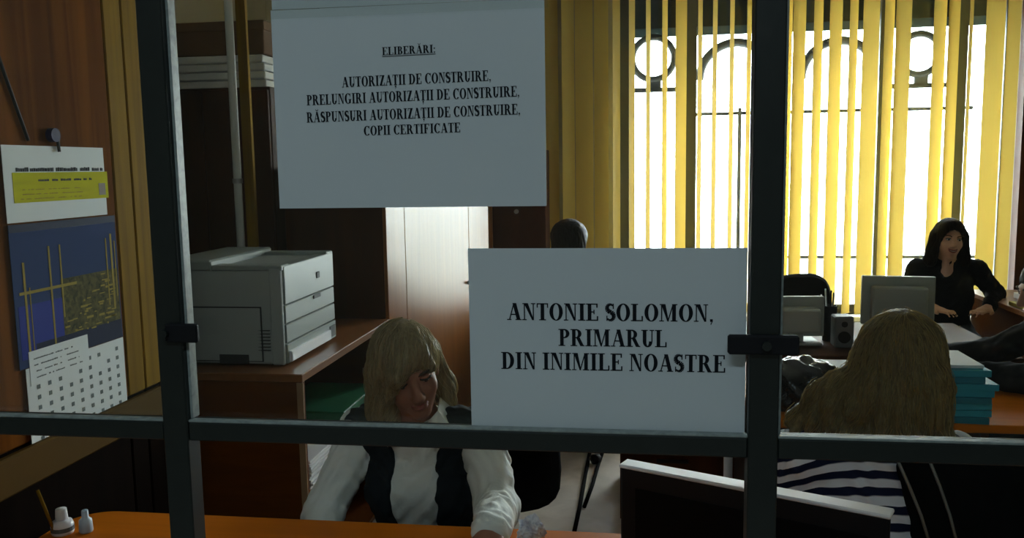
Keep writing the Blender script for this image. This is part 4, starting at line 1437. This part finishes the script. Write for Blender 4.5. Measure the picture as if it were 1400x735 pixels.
J3 = dict(pelvis=(0, 0, 0.52), chest=(0.0, 0.04, 0.76), neck=(0, 0.04, 0.975), head=(0.0, 0.075, 1.115),
          head_rot=(math.radians(2), math.radians(-4), math.radians(8)), bust=1,
          arms=[((0.165, 0.03, 0.92), (0.255, 0.08, 0.70), (0.13, 0.27, 0.72), (0.03, 0.36, 0.70)),
                ((-0.165, 0.03, 0.92), (-0.285, 0.01, 0.775), (-0.20, 0.24, 0.72), (-0.10, 0.36, 0.70))],
          legs=SEATED(0.50))
person('smiling woman with dark hair in black, seated before the bright blinds', (1.94, 5.66, 0), PI - 0.15, J3, 0.009,
       [('top', BLKTOP, 0.013, 'coat'), ('trousers', TROU, 0.008, 'trousers')], hair_far, smile=True, skin=(0.72, 0.42, 0.29))
office_chair('black office chair under the smiling woman by the blinds', (1.94, 5.68, 0), PI - 0.15, 0.74, 0.40, 0.405)

# --- person at the desk end in a grey sleeve, leaning in
GREYW = mat('dark_grey_wool', (0.030, 0.031, 0.033), 0.9, spec=0.15)


def hair_side(t, hp, HR, fine, nk):
    c = hp((0, 0, 0))
    def build(G):
        G.ell(hp((0, -0.02, 0.034)), (0.084, 0.102, 0.094), 0.02, HR)
        G.ell(hp((0, 0.11, -0.045)), (0.075, 0.085, 0.09), 0.012, HR, True)
    hair_mesh(t, hp, HR, c - np.array((0.16, 0.18, 0.2)), c + np.array((0.16, 0.18, 0.16)), 0.007, build, BRUNET)


J4 = dict(pelvis=(0, 0, 0.52), chest=(0, 0.10, 0.76), neck=(0, 0.17, 0.955), head=(0, 0.235, 1.10),
          head_rot=(math.radians(-12), 0, 0), bust=0,
          arms=[((0.18, 0.15, 0.905), (0.24, 0.33, 0.80), (0.14, 0.60, 0.80), (0.05, 0.74, 0.785)),
                ((-0.18, 0.15, 0.905), (-0.24, 0.35, 0.805), (-0.15, 0.62, 0.805), (-0.08, 0.77, 0.785))],
          legs=SEATED(0.50))
person('person in a dark grey pullover leaning both forearms on the desk with teal folders', (1.80, 3.50, 0), PI / 2 , J4, 0.008,
       [('pullover', GREYW, 0.018, 'coat'), ('trousers', TROU, 0.008, 'trousers')], hair_side, skin=(0.45, 0.25, 0.17))
office_chair('black office chair under the person in the grey pullover', (1.82, 3.50, 0), PI / 2, 0.74, 0.40, 0.405)

# --- dark-haired person at the back
J5 = dict(pelvis=(0, 0, 0.53), chest=(0, 0.02, 0.79), neck=(0, 0.02, 1.01), head=(0, 0.04, 1.185),
          head_rot=(math.radians(-6), 0, 0), bust=0,
          arms=[((0.185, 0.01, 0.955), (0.24, 0.10, 0.70), (0.16, 0.33, 0.72), (0.08, 0.46, 0.72)),
                ((-0.185, 0.01, 0.955), (-0.24, 0.10, 0.70), (-0.16, 0.33, 0.72), (-0.08, 0.46, 0.72))],
          legs=SEATED(0.51))


def hair_b(t, hp, HR, fine, nk):
    c = hp((0, 0, 0))
    def build(G):
        G.ell(hp((0, -0.022, 0.026)), (0.104, 0.112, 0.098), 0.02, HR)
        G.ell(hp((0, -0.06, -0.05)), (0.095, 0.065, 0.085), 0.03, HR)
        G.ell(hp((0, 0.12, -0.045)), (0.07, 0.085, 0.09), 0.012, HR, True)
    hair_mesh(t, hp, HR, c - np.array((0.16, 0.2, 0.2)), c + np.array((0.16, 0.18, 0.17)), 0.008, build, BRUNET)


person('person with short dark hair in black facing the window, by the ochre blind', (-0.36, 4.72, 0), 0.0, J5, 0.010,
       [('top', BLKTOP, 0.013, 'coat'), ('trousers', TROU, 0.008, 'trousers')], hair_b, face=True)
office_chair('black office chair under the person facing the window', (-0.36, 4.70, 0), 0.0, 0.80, 0.42, 0.415)
desk('orange desk in front of the person facing the window', -0.75, 0.15, 5.02, 5.6, 0.70, DESK, DARKWOOD, far=True)

# dark low filing cabinet beyond the flat monitor
fc = thing('filing_cabinet', 'dark brown filing cabinet with two drawers on the beige floor beyond the flat monitor', 'cabinet', (0.16, 4.05, 0))
box('body', -0.062, 0.395, 3.76, 4.32, 0.0, 0.66, DARKWOOD, fc, 0.003)
for z0_, z1_ in ((0.05, 0.34), (0.345, 0.635)):
    dr = box('drawer', -0.055, 0.388, 3.742, 3.759, z0_, z1_, DARKWOOD, fc, 0.002)
    box('drawer_pull', 0.10, 0.24, 3.73, 3.742, z1_ - 0.06, z1_ - 0.045, BLACK, dr, 0.002)

# black cables on the floor
for (pa_, pb2) in (((781, 745), (806, 620)), ((799, 692), (823, 620))):
    a, b = aZ(*pa_, 0.008), aZ(*pb2, 0.008)
    m = MB()
    m.tube([a, a.lerp(b, .35) + Vector((0.004, 0, 0)), a.lerp(b, .7), b, b + (b - a) * 0.25], 0.010, 8)
    tag(m.build('floor_cable', mat('black_rubber', (0.006, 0.006, 0.006), 0.95, spec=0.05), smooth=True), 'longer black cable on the beige floor' if pa_[0] < 790 else 'shorter black cable on the beige floor', 'cable')

# ------------------------------------------------------------------ things on the other desks
st = aZ(1331, 577, 0.75)
for i in range(8):
    h = 0.022
    t = thing('card_folder', '%s card folder in the stack on the orange desk, %s' % ('teal' if i % 3 else 'deep teal', ['lowest', 'second from the bottom', 'third from the bottom', 'fourth from the bottom', 'fifth from the bottom', 'third from the top', 'second from the top', 'topmost'][i]),
              'folder', (1.05, 3.03, 0.75 + i * h), random.uniform(-0.10, 0.10), 'teal folders in a stack')
    x1 = 0.095 + random.uniform(-0.018, 0.018)
    m_ = TEAL if i % 3 else TEALD
    y0 = -0.15 + random.uniform(-0.012, 0.012)
    box('cover', -0.14, x1, y0, 0.13, 0.0, 0.004, m_, t, 0.001, False)
    box('cover', -0.14, x1, y0, 0.13, h - 0.005, h - 0.001, m_, t, 0.001, False)
    box('spine', -0.14, x1, y0 - 0.002, y0 + 0.002, 0.0, h - 0.001, m_, t, 0.0, False)
    box('papers', -0.137, x1 - 0.008, y0 + 0.003, 0.125, 0.004, h - 0.005, SHEET, t, 0.0, False)
tag(box('loose_sheets', 0.92, 1.125, 2.90, 3.13, 0.9265, 0.937, SHEET, None, 0.001), 'white sheets lying on top of the teal folders', 'papers')

# black plastic bag and a stack of white paper behind it
b = bmesh.new()
bmesh.ops.create_icosphere(b, subdivisions=5, radius=1)
for v in b.verts:
    n = v.co.normalized()
    w_ = 1 + 0.10 * math.sin(9 * n.x + 4 * n.z) * math.sin(8 * n.y - 3 * n.z) + 0.07 * abs(math.sin(17 * n.x - 9 * n.z + 5 * n.y)) + 0.05 * abs(math.sin(23 * n.z + 11 * n.x))
    v.co = Vector((0.58 + n.x * 0.145 * w_, 3.03 + n.y * 0.11 * w_, max(0.7505, 0.82 + n.z * 0.095 * w_)))
tag(MB().bm(b).build('plastic_bag', mat('black_shiny_plastic', (0.010, 0.010, 0.013), 0.18, spec=0.7), smooth=True), 'crumpled shiny black plastic bag on the orange desk', 'bag')
m = MB()
for i in range(6):
    m.box(0.50 + random.uniform(0, .012), 0.93 - random.uniform(0, .02), 3.22, 3.52, 0.7505 + i * 0.010, 0.7595 + i * 0.010)
tag(m.build('paper_stack', SHEET), 'white stack of paper behind the black plastic bag', 'papers')


def monitor(label, x0, x1, y, z0, z1, m_, depth=0.05, tilt=0.0):
    cx = (x0 + x1) / 2
    t = thing('desk_monitor', label, 'monitor', (cx, y, 0.75), tilt)
    w = x1 - x0
    z0 -= 0.75; z1 -= 0.75
    box('casing', -w / 2, w / 2, 0, 0.03, z0, z1, m_, t, 0.006, False, 2)
    box('back_cover', -w / 2 + 0.04, w / 2 - 0.04, -depth, 0.0, z0 + 0.03, z1 - 0.045, m_, t, 0.012, False, 2)
    box('screen', -w / 2 + 0.02, w / 2 - 0.02, 0.030, 0.032, z0 + 0.02, z1 - 0.02, BLACK, t, 0.0, False)
    box('neck', -0.03, 0.03, -0.03, 0.01, 0.01, z0 + 0.06, m_, t, 0.003, False)
    box('foot', -0.1, 0.1, -0.09, 0.09, 0, 0.012, m_, t, 0.004, False)
    return t


a, b = aY(1180, 373, 4.35), aY(1278, 384, 4.35)
monitor('beige-grey monitor seen from its back, in front of the smiling woman', a.x, b.x, 4.35, 0.80, (a.z + b.z) / 2 + 0.003, GREYPL, 0.06, math.radians(-8))
a, b = aY(1050, 405, 4.15), aY(1127, 460, 4.15)
monitor('mid-grey square monitor with bright top beside the pen holder', a.x, b.x, 4.15, b.z, a.z, GREYPL, 0.09, math.radians(4))
c = aY(1134, 440, 4.2)
ph = thing('pen_holder', 'tall black pen holder between the two monitors', 'pen holder', (c.x, 4.2, 0.75))
MB().lathe([(0.03, 0), (0.032, 0.002), (0.034, 0.17), (0.030, 0.17), (0.028, 0.01)], (c.x, 4.2, 0.75), 16).build('cup', BLACK, ph, smooth=True)
for i, (dx, dy_, h) in enumerate(((-0.012, 0, .25), (0.01, .008, .23), (0.0, -.012, .245), (-0.02, .01, .22))):
    MB().tube([(c.x + dx * .5, 4.2 + dy_ * .5, 0.762), (c.x + dx * 1.9, 4.2 + dy_ * 1.6, 0.75 + h)], 0.004, 6).build('pen', [SHEET, DGREY, BLACK, SHEET][i], ph, smooth=True)
c = aY(1153, 452, 4.05)
sp = thing('desk_speaker', 'small grey loudspeaker beside the pen holder', 'speaker', (c.x, 4.05, 0.75))
box('cabinet', c.x - 0.042, c.x + 0.042, 4.03, 4.12, 0.75, 0.895, DGREY, sp, 0.006)
MB().tube([(c.x, 4.031, 0.80), (c.x, 4.026, 0.80)], 0.028, 16).build('cone', BLACK, sp)
MB().tube([(c.x, 4.031, 0.86), (c.x, 4.026, 0.86)], 0.014, 14).build('tweeter', BLACK, sp)
office_chair('black office chair turned away behind the pen holder', (1.12, 5.05, 0), math.radians(205), 0.93, 0.44, 0.44)

# far desk: papers, yellow pad, red box
tag(box('paper_stack', 2.32, 2.60, 5.2, 5.6, 0.7505, 0.785, SHEET, None, 0.003), 'white paper pile on the red-brown desk by the window', 'papers')
tag(box('yellow_pad', 2.20, 2.42, 5.08, 5.30, 0.7505, 0.772, mat('yellow_pad_paper', (0.5, 0.42, 0.06), 0.7), None, 0.003) if False else box('yellow_pad', 2.18, 2.31, 5.08, 5.32, 0.7505, 0.772, mat('yellow_pad_paper', (0.5, 0.42, 0.06), 0.7), None, 0.003),
    'yellow note pad beside the white paper pile', 'note pad')
